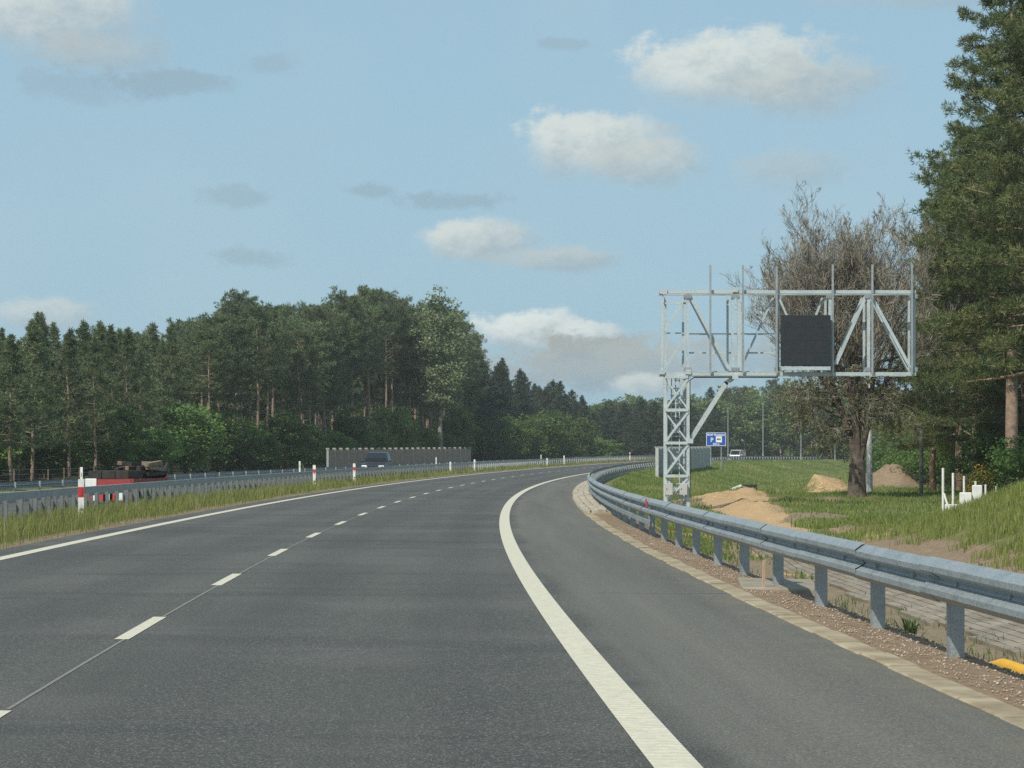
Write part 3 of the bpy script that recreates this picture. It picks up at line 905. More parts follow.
# ------------------------------------------------------------------ light poles, other poles
lp = None
for px, top, Y, lab in ((728, 408, 318, 'slim grey lighting column just right of the blue parking sign'), (763, 404, 330, 'slim grey lighting column standing right of the white van'),
                        (801, 412, 352, 'slim grey lighting column between the van and the bare tree'), (835, 424, 385, 'slim grey lighting column just left of the bare tree trunk')):
    x, y = at(px, Y); z = float(TXY(x, y)); h = CAMZ - (top - HZ) / F * Y - z
    if lp is None:
        lp = empty('lighting_column', (x, y, z))
        MB().tube([(0, 0, -.3), (0, 0, 1.0), (0, 0, 1.02), (0, 0, h)], [.10, .10, .07, .045]).build('pole', M['galv_far'], lp)
        MB().box((0, .25, h + .03), (.22, .6, .06)).build('lantern', M['galv_far'], lp); h0 = h; o = lp
    else: o = dup(lp, (x, y, z), 0, (1, 1, h / h0))
    tag(o, lab, 'street light', 'lighting columns along the far road')
x, y = at(869.5, 106); z = float(TXY(x, y))
cp = empty('utility_pole', (x, y, z), 0, 'pale concrete pole with a thin dark steel prop beside the bare tree trunk', 'pole')
MB().tube([(0, 0, -.3), (0, 0, 3), (.02, 0, 6.2)], [.15, .13, .10], 10).build('shaft', M['concrete_white'], cp)
MB().tube([(-.28, .1, -.3), (-.26, .1, 4.2)], .045).build('prop', M['dark'], cp)
cbx = MB()
for zz in (1.2, 2.4, 3.6): cbx.box((-.13, .05, zz), (.34, .05, .06))
cbx.build('clamp', M['galv_far'], cp)
x, y = at(921, 104); z = float(TXY(x, y))
wp = empty('wooden_pole', (x, y, z), 0, 'thin grey wooden pole in front of the bushes right of the bare tree', 'pole')
MB().tube([(0, 0, -.3), (.02, 0, 2), (0, .02, 3.4)], [.10, .09, .07], 8).build('shaft', M['bark_pale'], wp)
MB().box((0, 0, 3.2), (.4, .05, .06)).build('crossarm', M['bark_pale'], wp)

# ------------------------------------------------------------------ fence at right with headwall
fx0 = at(943, 66)
fe = empty('wire_fence', (fx0[0], fx0[1], 0), 0, 'wire mesh fence on slim pale posts running behind the grassy mound at right', 'fence')
fl_ = np.array(fe.location)
pts = [(943, 66, 468), (953, 69.5, 473), (964, 73, 476), (975.5, 77, 481), (985.5, 82, 484.5), (996, 88, 486), (1008, 95, 487)]
tops = []
for px, Y, ty in pts:
    x, y = at(px, Y); z = float(TXY(x, y)); zt = CAMZ - (ty - HZ) / F * Y
    MB().tube([(x - fl_[0], y - fl_[1], z - .3), (x - fl_[0], y - fl_[1], zt)], .036, 8).build('post', M['concrete_white'], fe)
    tops.append((np.array([x, y, z]) - fl_, np.array([x, y, zt]) - fl_))
MB().tube([tops[0][0] + np.array([.22, -.3, -.1]), tops[0][1] * .35 + tops[0][0] * .65 + np.array([.02, -.03, .2])], .03, 6).build('prop', M['concrete_white'], fe)
wi = MB()
for (a0, a1), (b0, b1) in zip(tops[:-1], tops[1:]):
    for t in (.08, .35, .65, .95): wi.tube([a0 + (a1 - a0) * t, b0 + (b1 - b0) * t], .003, 3, False)
wi.build('wire', M['galv_far'], fe)
x, y = at(962, 68.5); z = float(TXY(x, y))
hw = MB()
hw.box((0, 0, .1), (.42, .6, 1.3)); hw.box((.40, .25, .33), (.36, .6, 1.55)); hw.box((.74, .5, .45), (.30, .6, 1.75))
o = hw.build('headwall', M['concrete_white'], bevel=.02)
o.location = (x - .30, y, CAMZ - (511 - HZ) / F * 68.5 - .55); o.rotation_euler = (0, 0, -.2)
tag(o, 'white stepped concrete culvert headwall at the foot of the wire fence', 'headwall')
# drainage inlet at the bank
x, y = at(739, 111); z = CAMZ - (492 - HZ) / F * 111 - .16
di = empty('drain_outlet', (x, y, z + .16), 0, 'small concrete drain outlet with two tilted wing slabs above the sand track', 'drain outlet')
MB().box((-.3, 0, .12), (.85, .5, .07), 0, -.42).build('wing', M['concrete_white'], di)
MB().box((.33, .1, .18), (.62, .5, .08), 0, -.95 + 1.25).build('wing', M['concrete'], di)
MB().box((.42, .3, .05), (.70, .1, .55), .2).build('back_plate', M['timber_dark'], di)
di.scale = (1.2, 1.2, 1.1)

# ------------------------------------------------------------------ left fence, trailer, timber
wf = empty('wildlife_fence', (float(XY(110, -25)[0]), float(XY(110, -25)[1]), 0), 0, 'thin wire wildlife fence with grey posts between the far guardrail and the forest', 'fence')
wl = np.array(wf.location); tp = []
for s in np.arange(95, 132, 3.2):
    x, y = XY(s, -23.5); z = float(T(s, -23.5))
    MB().tube([(float(x) - wl[0], float(y) - wl[1], z - .2), (float(x) - wl[0], float(y) - wl[1], z + 1.25)], .03, 6).build('post', M['timber'], wf)
    tp.append(np.array([float(x), float(y), z]) - wl)
wi = MB()
for a, b in zip(tp[:-1], tp[1:]):
    for h in (.2, .45, .7, .95, 1.2): wi.tube([a + [0, 0, h], b + [0, 0, h]], .006, 3, False)
wi.build('wire', M['galv_far'], wf)

# low trailer on the opposite road
ta, tb = 73.5, 80.5
tm = (ta + tb) / 2; tu = -9.72
tx, ty = XY(tm, tu); tz = float(opp(tm, tu)); th = heading(tm)
tr = empty('flatbed_trailer', (float(tx), float(ty), tz), PI / 2 - th, 'low red and white flatbed trailer loaded with timber behind the median rails', 'trailer')
L2, W2 = (tb - ta) / 2, .74
MB().box((0, 0, .50), (L2 * 2 - .3, W2 * 2, .12)).build('bed', M['timber_dark'], tr)
for i in range(5):
    ln = (L2 * 2 - .4) / 5
    for sg in (-1, 1): MB().box((-L2 + .2 + ln * (i + .5), sg * (W2 + .03), .60), (ln - .03, .05, .36)).build('side_panel', M['red_paint'], tr)
MB().box((-L2 + .10, -W2 * .25, .60), (.06, W2 * 1.46, .36)).build('tailboard', M['red_paint'], tr)
MB().box((-L2 + .09, W2 * .76, .60), (.07, W2 * .5, .40)).build('corner_box', M['plastic_white'], tr, bevel=.02)
MB().box((L2 - .1, 0, .62), (.06, W2 * 2, .4)).build('headboard', M['red_paint'], tr)
for i in range(7):
    MB().box((-L2 + .06, -W2 + .12 + i * .21, .24), (.03, .11, .30)).build('marker_plate', M['plastic_red'] if i % 2 == 0 else M['plastic_white'], tr)
for xx in (-.6, .3):
    for yy in (-.62, .62):
        w = MB().tube([(xx, yy - .10, .28), (xx, yy + .10, .28)], .28, 16).build('wheel', M['dark'], tr)
        MB().tube([(xx, yy - .11, .28), (xx, yy + .11, .28)], .14, 12).build('rim', M['galv'], w)
MB().bar((L2 - .2, 0, .42), (L2 + 1.3, 0, .42), .12).build('drawbar', M['red_paint'], tr)
mt = bpy.data.objects  # helper for placing the load on the trailer
def on_trailer(x, y, z):
    c, s_ = math.cos(PI / 2 - th), math.sin(PI / 2 - th)
    return (float(tx) + x * c - y * s_, float(ty) + x * s_ + y * c, tz + z)
pk = MB()
for k in range(3): pk.box((0, -.44 + .44 * k, .13), (2.6, .42, .26))
o = pk.build('plank_bundle', M['timber_dark'], bevel=.01); o.location = on_trailer(-2.0, .02, .79); o.rotation_euler = (0, 0, PI / 2 - th)
tag(o, 'dark strapped bundle of planks on the rear of the red trailer', 'planks')
rr = random.Random(3)
for k in range(14):
    lay = k // 5
    o = MB().box((0, 0, 0), (3.0 + rr.uniform(-.6, .5), .15, .13)).build('timber_beam', M['timber'] if k % 3 else M['timber_dark'], bevel=.01)
    o.location = on_trailer(1.4 + rr.uniform(-.3, .4) + lay * -.1, -.66 + (k % 5) * .28 + rr.uniform(-.04, .04), .92 + lay * .17 + rr.uniform(0, .02)); o.rotation_euler = (rr.uniform(-.1, .1), rr.uniform(-.03, .03), PI / 2 - th + rr.uniform(-.08, .08))
    tag(o, 'loose brown timber beam in the untidy stack on the front of the red trailer', 'timber beam', 'timber beams stacked on the trailer')
bag = MB()
for a in np.linspace(0, 2 * PI, 7)[:-1]: bag.tube([(0, 0, .0), (.35 * math.cos(a), .3 * math.sin(a), .35), (.5 * math.cos(a), .42 * math.sin(a), .75 + .1 * math.sin(3 * a))], [.16, .14, .05], 6)
o = bag.build('root_stump', M['timber_dark']); o.location = on_trailer(3.1, -.3, .56); tag(o, 'dark upturned tree stump at the front end of the trailer load', 'tree stump')

# ------------------------------------------------------------------ vehicles
def car(name, label, cat, loc, rz, paint, L=4.5, Wd=1.85, H=1.68, van=False):
    root = empty(name, loc, rz, label, cat)   # drives towards its own -Y
    hw_, hl = Wd / 2, L / 2
    # body: stations along y with (half width, z)
    def loft(sections, nm, m, par=root, bevel=.03):
        b = MB(); n = len(sections[0])
        vs = [p for sec in sections for p in sec]
        fs = [(i * n + k, i * n + (k + 1) % n, (i + 1) * n + (k + 1) % n, (i + 1) * n + k) for i in range(len(sections) - 1) for k in range(n)]
        fs += [tuple(reversed(range(n))), tuple((len(sections) - 1) * n + k for k in range(n))]
        b.add(vs, fs); o = b.build(nm, m, par, smooth=False, bevel=bevel); return o
    def sec(y, w0, w1, z0, z1, zm=None):
        zm = zm or (z0 + z1) * .5
        return [(-w0, y, z0), (w0, y, z0), (w1 + .04, y, zm), (w1, y, z1), (-w1, y, z1), (-w1 - .04, y, zm)]
    belt = H * .58 if not van else H * .52
    bonnet = H * .56 if not van else H * .50
    body = loft([sec(-hl, hw_ * .80, hw_ * .78, .30, bonnet * .72), sec(-hl + .12, hw_ * .93, hw_ * .90, .22, bonnet * .88), sec(-hl + (1.15 if not van else .7), hw_, hw_ * .93, .22, bonnet + .03),
                 sec(.2, hw_, hw_ * .95, .22, belt), sec(hl - .3, hw_ * .98, hw_ * .93, .24, belt + .03), sec(hl, hw_ * .9, hw_ * .85, .35, belt)], 'body', paint)
    y0 = -hl + (1.1 if not van else .65); y1 = -hl + (1.95 if not van else 1.25); y2 = hl - .75 if not van else hl - .1; y3 = hl - .15 if not van else hl
    def gsec(y, w, z0, z1, wt): return [(-w, y, z0), (w, y, z0), (wt, y, z1), (-wt, y, z1)]
    cab = loft([gsec(y0, hw_ * .90, belt - .04, belt + .01, hw_ * .89), gsec(y1, hw_ * .92, belt - .02, H - .06, hw_ * .74 if not van else hw_ * .86), gsec((y1 + y2) / 2, hw_ * .92, belt, H, hw_ * .74 if not van else hw_ * .88),
                gsec(y2, hw_ * .90, belt, H - .04, hw_ * .72 if not van else hw_ * .86), gsec(y3, hw_ * .85, belt, belt + .1 if not van else H - .08, hw_ * .78 if not van else hw_ * .84)], 'roof', paint)
    # glass lies 6 mm proud of the cabin
    def quad(pts, nm, m, off):
        a, b, c, d = [np.array(p, float) for p in pts]; nrm = np.cross(b - a, d - a); nrm /= np.linalg.norm(nrm)
        vs = [p + nrm * off for p in (a, b, c, d)] + [p - nrm * .01 for p in (a, b, c, d)]
        return MB().add(vs, [(0, 1, 2, 3), (7, 6, 5, 4), (0, 4, 5, 1), (1, 5, 6, 2), (2, 6, 7, 3), (3, 7, 4, 0)]).build(nm, m, root)
    wt = hw_ * (.74 if not van else .86)
    quad([(-hw_ * .84, y0 + .04, belt + .05), (hw_ * .84, y0 + .04, belt + .05), (wt * .93, y1 - .03, H - .13), (-wt * .93, y1 - .03, H - .13)], 'windscreen', M['glass'], .012 if not van else .05)
    for sg in (-1, 1):
        p = [(sg * hw_ * .925, y0 + .35, belt + .05), (sg * hw_ * .925, y2 - .1 if not van else y1 + .7, belt + .05), (sg * (wt + .02), y2 - .35 if not van else y1 + .7, H - .14), (sg * (wt + .02), y1 + .08, H - .14)]
        quad(p if sg > 0 else p[::-1], 'side_window', M['glass'], .012)
        MB().box((sg * hw_ * .66, -hl + .09, bonnet * .74), (hw_ * .42, .16, .13), sg * .12).build('headlight', M['lamp'], root, bevel=.02)
        MB().box((sg * (hw_ + .08), y0 + .45, belt + .08), (.2, .1, .14)).build('mirror', paint, root, bevel=.02)
        for yy in (-hl + .85, hl - .85):
            w = MB().tube([(sg * (hw_ - .20), yy, .33), (sg * (hw_ + .01), yy, .33)], .33, 20).build('wheel', M['dark'], root)
            MB().tube([(sg * (hw_ - .15), yy, .33), (sg * (hw_ + .02), yy, .33)], .2, 14).build('rim', M['chrome'], w)
    MB().box((0, -hl - .005, bonnet * .68), (hw_ * .8, .05, .15)).build('grille', M['dark'], root)
    MB().box((0, -hl - .02, .36), (hw_ * 1.45, .06, .17)).build('lower_intake', M['dark'], root)
    MB().box((0, -hl - .03, .50), (.52, .03, .11)).build('number_plate', M['white'], root)
    MB().box((0, -hl + .0, bonnet * .66), (hw_ * 1.5, .04, .025)).build('chrome_strip', M['chrome'], root)
    return root


cs = s_at(377.5, -10.6, 120, 220); cx, cy = XY(cs, -10.6)
car('parked_car' if False else 'oncoming_car', 'dark blue-grey car driving on the opposite road in front of the brown noise barrier', 'car', (float(cx), float(cy), float(opp(cs, -10.6)) + .004), -heading(cs), M['car_dark'], 4.0, 1.75, 1.68)
vs_ = s_at(737, -12.2, 300, 450); vx, vy = XY(vs_, -12.2)
car('white_van', 'small white van on the far road right of the blue parking sign', 'van', (float(vx), float(vy), float(opp(vs_, -12.2)) + .004), -heading(vs_) , M['car_white'], 4.9, 1.95, 2.0, True)

# ------------------------------------------------------------------ small things at the right shoulder
x, y = at(763.5, 24.6); z = float(TXY(x, y))
sk = empty('survey_stake', (x, y, z), 0, 'thin reddish wooden stake in the dirt behind the right guardrail', 'stake')
MB().box((0, 0, .09), (.025, .02, .46), .3, .03).build('stick', M['stake'], sk)
# yellow drain pipe
pp = []
for s, u, dz in ((11.0, 6.74, .07), (13.2, 6.76, .07), (15.2, 6.75, .075), (16.6, 6.76, .075), (17.6, 6.78, .07), (18.6, 6.82, -.05)):
    xx, yy = XY(s, u); pp.append((float(xx), float(yy), float(T(s, u)) + dz))
pp = np.array(pp)
tt = np.linspace(0, len(pp) - 1, 260)
P_ = np.stack([np.interp(tt, np.arange(len(pp)), pp[:, i]) for i in range(3)], 1)
o = MB().tube(P_, .052 + .007 * (np.arange(260) % 4 < 2), 14).build('drain_pipe', M['yellow'], smooth=True)
tag(o, 'yellow ribbed drain pipe lying in the dirt behind the nearest guardrail post', 'pipe')
# concrete slab at the shoulder
xx, yy = XY(25.2, 6.05)
o = MB().box((0, 0, 0), (.85, 1.7, .10)).build('drain_slab', M['slab'], bevel=.02)
o.location = (float(xx) + .08, float(yy), float(T(25.2, 6.05)) - .005); o.rotation_euler = (.01, .02, -heading(25) - .1)
tag(o, 'flat grey concrete drain slab under the right guardrail beside the kerb', 'slab')
# paved far bank of the ditch: single pavers
pv = MB(); prnd = random.Random(5)
for s in np.arange(20, 56, .245):
    for k, u in enumerate(np.arange(9.05, 10.85, .145)):
        sj = s + (.12 if k % 2 else 0)
        if u > 10.75 - .5 * float(sst(46, 58, s)) or u < 9.2 + .12 * math.sin(s * 1.3): continue
        if prnd.random() < .025: continue
        x, y = XY(sj, u); zz = np.array([float(T(sj, u - .07)), float(T(sj, u + .07))])
        tl = math.atan2(zz[1] - zz[0], .14)
        pv.box((float(x), float(y), zz.mean() + .0), (.128, .228, .10), -heading(sj) + prnd.uniform(-.03, .03), -tl + prnd.uniform(-.05, .05), prnd.uniform(-.03, .03))
tag(pv.build('ditch_paving', M['paver'], bevel=0), kind='structure')

# gravel on the shoulder
n = 16000
s = 8 + 38 * rng.random(n) ** 1.4; u = 5.62 + 1.15 * rng.random(n)
x, y = XY(s, u); z = T(s, u)
ico = np.array([(0, 0, 1), (.9, 0, .2), (.2, .85, .1), (-.75, .5, .15), (-.7, -.55, .2), (.3, -.85, .15), (0, 0, -.8)])
icf = np.array([(0, 1, 2), (0, 2, 3), (0, 3, 4), (0, 4, 5), (0, 5, 1), (6, 2, 1), (6, 3, 2), (6, 4, 3), (6, 5, 4), (6, 1, 5)])
sz = .004 + .013 * rng.random(n) ** 3
ang = rng.random(n) * 6.28
V = ico[None] * (1 + .35 * (rng.random((n, 7, 3)) - .5)) * sz[:, None, None]
V[..., 2] *= .7
Vx = V[..., 0] * np.cos(ang)[:, None] - V[..., 1] * np.sin(ang)[:, None]; Vy = V[..., 0] * np.sin(ang)[:, None] + V[..., 1] * np.cos(ang)[:, None]
V = np.stack([Vx + x[:, None], Vy + y[:, None], V[..., 2] + z[:, None] + (sz * .3)[:, None]], -1)
Fc = (icf[None] + 7 * np.arange(n)[:, None, None]).reshape(-1, 3)
tag(arrays('gravel', V.reshape(-1, 3), Fc, M['gravel'], rnd=np.repeat(rng.random(n), 10)), 'loose stones and grit on the brown dirt shoulder under the right guardrail', 'gravel', kind='stuff')


# ------------------------------------------------------------------ grass
def blades(name, x, y, z, h, w, m, label, lean=.45, rnd=None, seed=1):
    r = np.random.default_rng(seed); n = len(x)
    a = r.random(n) * 2 * PI; d = r.random(n) * 2 * PI; l = lean * r.random(n) * h
    ca, sa = np.cos(a) * w / 2, np.sin(a) * w / 2
    b0 = np.stack([x - ca, y - sa, z - .03], 1); b1 = np.stack([x + ca, y + sa, z - .03], 1)
    mx, my = x + np.cos(d) * l * .35, y + np.sin(d) * l * .35
    c0 = np.stack([mx - ca * .7, my - sa * .7, z + h * .6], 1); c1 = np.stack([mx + ca * .7, my + sa * .7, z + h * .6], 1)
    t = np.stack([x + np.cos(d) * l, y + np.sin(d) * l, z + h], 1)
    V = np.stack([b0, b1, c0, c1, t], 1).reshape(-1, 3)
    f = np.array([(0, 1, 3), (0, 3, 2), (2, 3, 4)])
    Fc = (f[None] + 5 * np.arange(n)[:, None, None]).reshape(-1, 3)
    rv = np.clip(r.normal(.45, .24, n), 0, 1) if rnd is None else rnd
    return tag(arrays(name, V, Fc, m, rnd=np.repeat(rv, 3)), label, 'grass', kind='stuff')


def scatter(s0, s1, u0, u1, dens_near, fall, seed):
    """points with density falling with distance"""
    r = np.random.default_rng(seed)
    n = int((s1 - s0) * (u1 - u0) * dens_near)
    s = s0 + (s1 - s0) * r.random(n); u = u0 + (u1 - u0) * r.random(n)
    k = r.random(n) < np.minimum(1, (fall / np.maximum(s, fall)) ** 1.6)
    return s[k], u[k], r


# left verge and median
s, u, r = scatter(24, 330, -7.9, -4.12, 330, 42, 11)
edge = sst(-4.12, -4.75, u)
clump = np.clip(.5 + 1.1 * fbm(s * .9, u * 2.4, .8, 3), .15, 1.2)
keep = r.random(len(s)) < (.25 + .75 * edge) * (.45 + .55 * clump)
s, u, edge, clump = s[keep], u[keep], edge[keep], clump[keep]
x, y = XY(s, u); z = T(s, u)
dist = np.maximum(s / 42, 1)
h = (.10 + .30 * edge) * (.55 + .6 * r.random(len(s))) * (.6 + .5 * clump) * np.where(u > -5.6, 1, .75)
blades('verge_grass', x, y, z, h, .011 * dist ** .8 * (.7 + .6 * r.random(len(s))), M['grass'], 'tall yellow-green grass on the strip between the left road edge and the median rail', .5, seed=2,
       rnd=np.clip(r.normal(.42, .2, len(s)) + .18 * (clump - .6), 0, 1))
# right: mound
s, u, r = scatter(18, 62, 11.0, 20, 420, 34, 13)
x, y = XY(s, u); z = T(s, u)
cl = fbm(x, y, .9, 3)
keep = r.random(len(s)) < sst(11.5, 12.5, u + 1.2 * cl) * (.35 + .65 * sst(-.5, .2, cl))
s, u, x, y, z, cl = s[keep], u[keep], x[keep], y[keep], z[keep], cl[keep]
blades('mound_grass', x, y, z, (.07 + .12 * r.random(len(s))) * (1 + .7 * cl), .012 + .007 * r.random(len(s)), M['grass_r'], 'rough green grass covering the mound at the right edge', .6, seed=3, rnd=np.clip(r.normal(.38, .22, len(s)) + .25 * cl, 0, 1))
# right: low ground
s, u, r = scatter(50, 160, 7.3, 34, 150, 62, 15)
x, y = XY(s, u); z = T(s, u)
cl = fbm(x, y, .35, 4)
G2 = lambda cx, cy, rx, ry: np.exp(-(((x - cx) / rx) ** 2 + ((y - cy) / ry) ** 2))
sandw = np.maximum.reduce([1.15 * np.exp(-np.abs((x - np.interp(y, [44, 55, 70, 98, 110], [6.1, 6.6, 7.4, 9.4, 9.8]) - .5 * fbm(x, y, .5, 3)) / np.interp(y, [44, 60, 75, 98, 110], [.7, .85, 1.05, 1.6, 1.5])) ** 4) * sst(43, 47, y) * sst(112, 104, y), .62 * G2(8.3, 54, 1.0, 6), 1.2 * G2(17.3, 125, 1.3, 4), .9 * G2(22.5, 141, 2.6, 7), .8 * G2(8.9, 55, 1.5, 5), .6 * G2(11.5, 60, 1.5, 5), 1.1 * np.exp(-(((x - 19) / 8) ** 4 + ((y - 117 + .35 * (x - 19)) / 4.5) ** 4)), .5 * G2(13.2, 66, 1.2, 5)])
patch = sst(.0, .35, fbm(x, y, .33, 4) + .10) * sst(50, 58, s) * sst(128, 112, s) * sst(7.4, 9, u) * sst(21, 15, u)
keep = r.random(len(s)) < np.clip(1.05 - 1.9 * np.clip(sandw - .12, 0, 1), 0, 1) * (.45 + .55 * sst(-.5, .2, cl)) * (1 - .85 * patch)
s, u, x, y, z, cl = s[keep], u[keep], x[keep], y[keep], z[keep], cl[keep]
blades('meadow_grass', x, y, z, (.06 + .11 * r.random(len(s))) * (1 + .5 * cl), .022 + .014 * r.random(len(s)), M['grass_r'], 'patchy green grass on the low ground around the bare tree and the sand track', .6, seed=4, rnd=np.clip(r.normal(.36, .22, len(s)) + .3 * cl, 0, 1))
# right: road embankment
s, u, r = scatter(100, 420, 6.7, 27, 80, 150, 17)
x, y = XY(s, u); z = T(s, u)
cl = fbm(x, y, .25, 4)
k = r.random(len(s)) < np.clip(1.2 - 3 * np.maximum(np.maximum(1.2 * G2(17.3, 125, 1.3, 4), G2(22.3, 141, 2.8, 7)), np.exp(-(((x - 19) / 8) ** 4 + ((y - 117 + .35 * (x - 19)) / 4.5) ** 4))), 0, 1) * (.5 + .5 * sst(-.5, .1, cl))
s, u, x, y, z, cl = s[k], u[k], x[k], y[k], z[k], cl[k]
blades('bank_grass', x, y, z, (.09 + .15 * r.random(len(s))) * (1 + .7 * cl + 1.3 * np.clip(cl - .25, 0, 1)), .035 * np.maximum(1, s / 160) * (.6 + .7 * r.random(len(s))), M['grass_r'], 'long sunlit grass on the road bank behind the gantry', .6, seed=5, rnd=np.clip(r.normal(.44, .17, len(s)) + .75 * cl, 0, 1))
# scattered weeds in the dirt along the shoulder
s, u, r = scatter(16, 52, 6.7, 9.4, 60, 30, 19)
x, y = XY(s, u); z = T(s, u)
cl = fbm(x, y, 1.3, 3)
k = cl > .22
blades('ditch_weeds', x[k], y[k], z[k], .05 + .12 * r.random(k.sum()), .012 + .012 * r.random(k.sum()), M['weed'], 'sparse small weeds growing along the ditch below the guardrail', .9, seed=6)


def weed(name, label, x, y, h, nb, spread, m, w=.02, seed=0):
    r = np.random.default_rng(seed); z = float(TXY(x, y))
    root = empty(name, (x, y, z), 0, label, 'plant')
    V, Fc, rv = [], [], []
    for k in range(nb):
        a = r.random() * 2 * PI; l = h * (.5 + .6 * r.random()); sp = spread * (.2 + r.random())
        bx, by = r.normal(0, spread * .15, 2)
        pts = [(0, 0, -.02), (.25, .25, .45), (.65, .6, .85), (1, 1, .95)]
        o = len(V)
        nx, ny = -math.sin(a), math.cos(a)
        for i, (t, q, zz) in enumerate(pts):
            ww = w * (1 - (i / 3) ** 2 * .95) * (.6 + .4 * i if i < 2 else 1)
            cx, cy = bx + math.cos(a) * sp * t, by + math.sin(a) * sp * t
            V += [(cx - nx * ww / 2, cy - ny * ww / 2, l * zz), (cx + nx * ww / 2, cy + ny * ww / 2, l * zz)]
        for i in range(3): Fc.append((o + 2 * i, o + 2 * i + 1, o + 2 * i + 3, o + 2 * i + 2)); rv.append(r.random())
    arrays('leaves', V, Fc, m, root, rnd=rv, k=4)
    return root


x, y = XY(s_at(912, 6.85, 10, 40), 6.85)
weed('weed_tuft', 'bushy green weed tuft in the dirt between the two nearest guardrail posts', float(x), float(y), .24, 60, .17, M['weed'], .022, 1)
x, y = at(982, 36.2)
weed('weed_seedling', 'small upright green plant on the bare dirt below the mound', x, y, .36, 26, .10, M['weed'], .035, 2)
x, y = XY(s_at(806, 7.5, 20, 60), 7.5)
weed('weed_clump', 'leafy yellow-green weed clump behind the guardrail, right of the wooden stake', float(x), float(y), .5, 60, .3, M['grass_r'], .05, 3)


# ------------------------------------------------------------------ trees
def unit(v): return v / np.maximum(np.linalg.norm(v, axis=-1, keepdims=True), 1e-9)


def tufts(C, Dr, k, ln, wd, r, spread=.9):
    """k thin triangles radiating from every centre, biased along Dr"""
    n = len(C)
    d = unit(Dr[:, None, :] * .75 + spread * r.normal(size=(n, k, 3)))
    L = ln * (.6 + .7 * r.random((n, k, 1)))
    side = unit(np.cross(d, unit(r.normal(size=(n, k, 3)))))
    base = C[:, None, :] + d * L * .05
    tip = C[:, None, :] + d * L
    W = wd * (.6 + .8 * r.random((n, k, 1)))
    mid = C[:, None, :] + d * L * .55
    V = np.stack([base, mid + side * W / 2, tip, mid - side * W / 2], 2).reshape(-1, 3)
    Fc = np.arange(len(V)).reshape(-1, 4)
    rv = np.clip(np.repeat(r.random(n), k) * .6 + .4 * r.random(n * k), 0, 1)
    return V, Fc, rv


def leaves(C, size, r, up=.35):
    n = len(C)
    nrm = unit(r.normal(size=(n, 3)) + np.array([0, 0, up])); a = unit(np.cross(nrm, unit(r.normal(size=(n, 3))))); b = np.cross(nrm, a)
    S = size * (.6 + .8 * r.random((n, 1)))
    V = np.stack([C - a * S * .5, C + b * S * .32, C + a * S * .5, C - b * S * .32], 1).reshape(-1, 3)
    return V, np.arange(4 * n).reshape(-1, 4)


def wobble(r, n, amp):
    return np.cumsum(r.normal(0, amp, (n, 2)), 0)


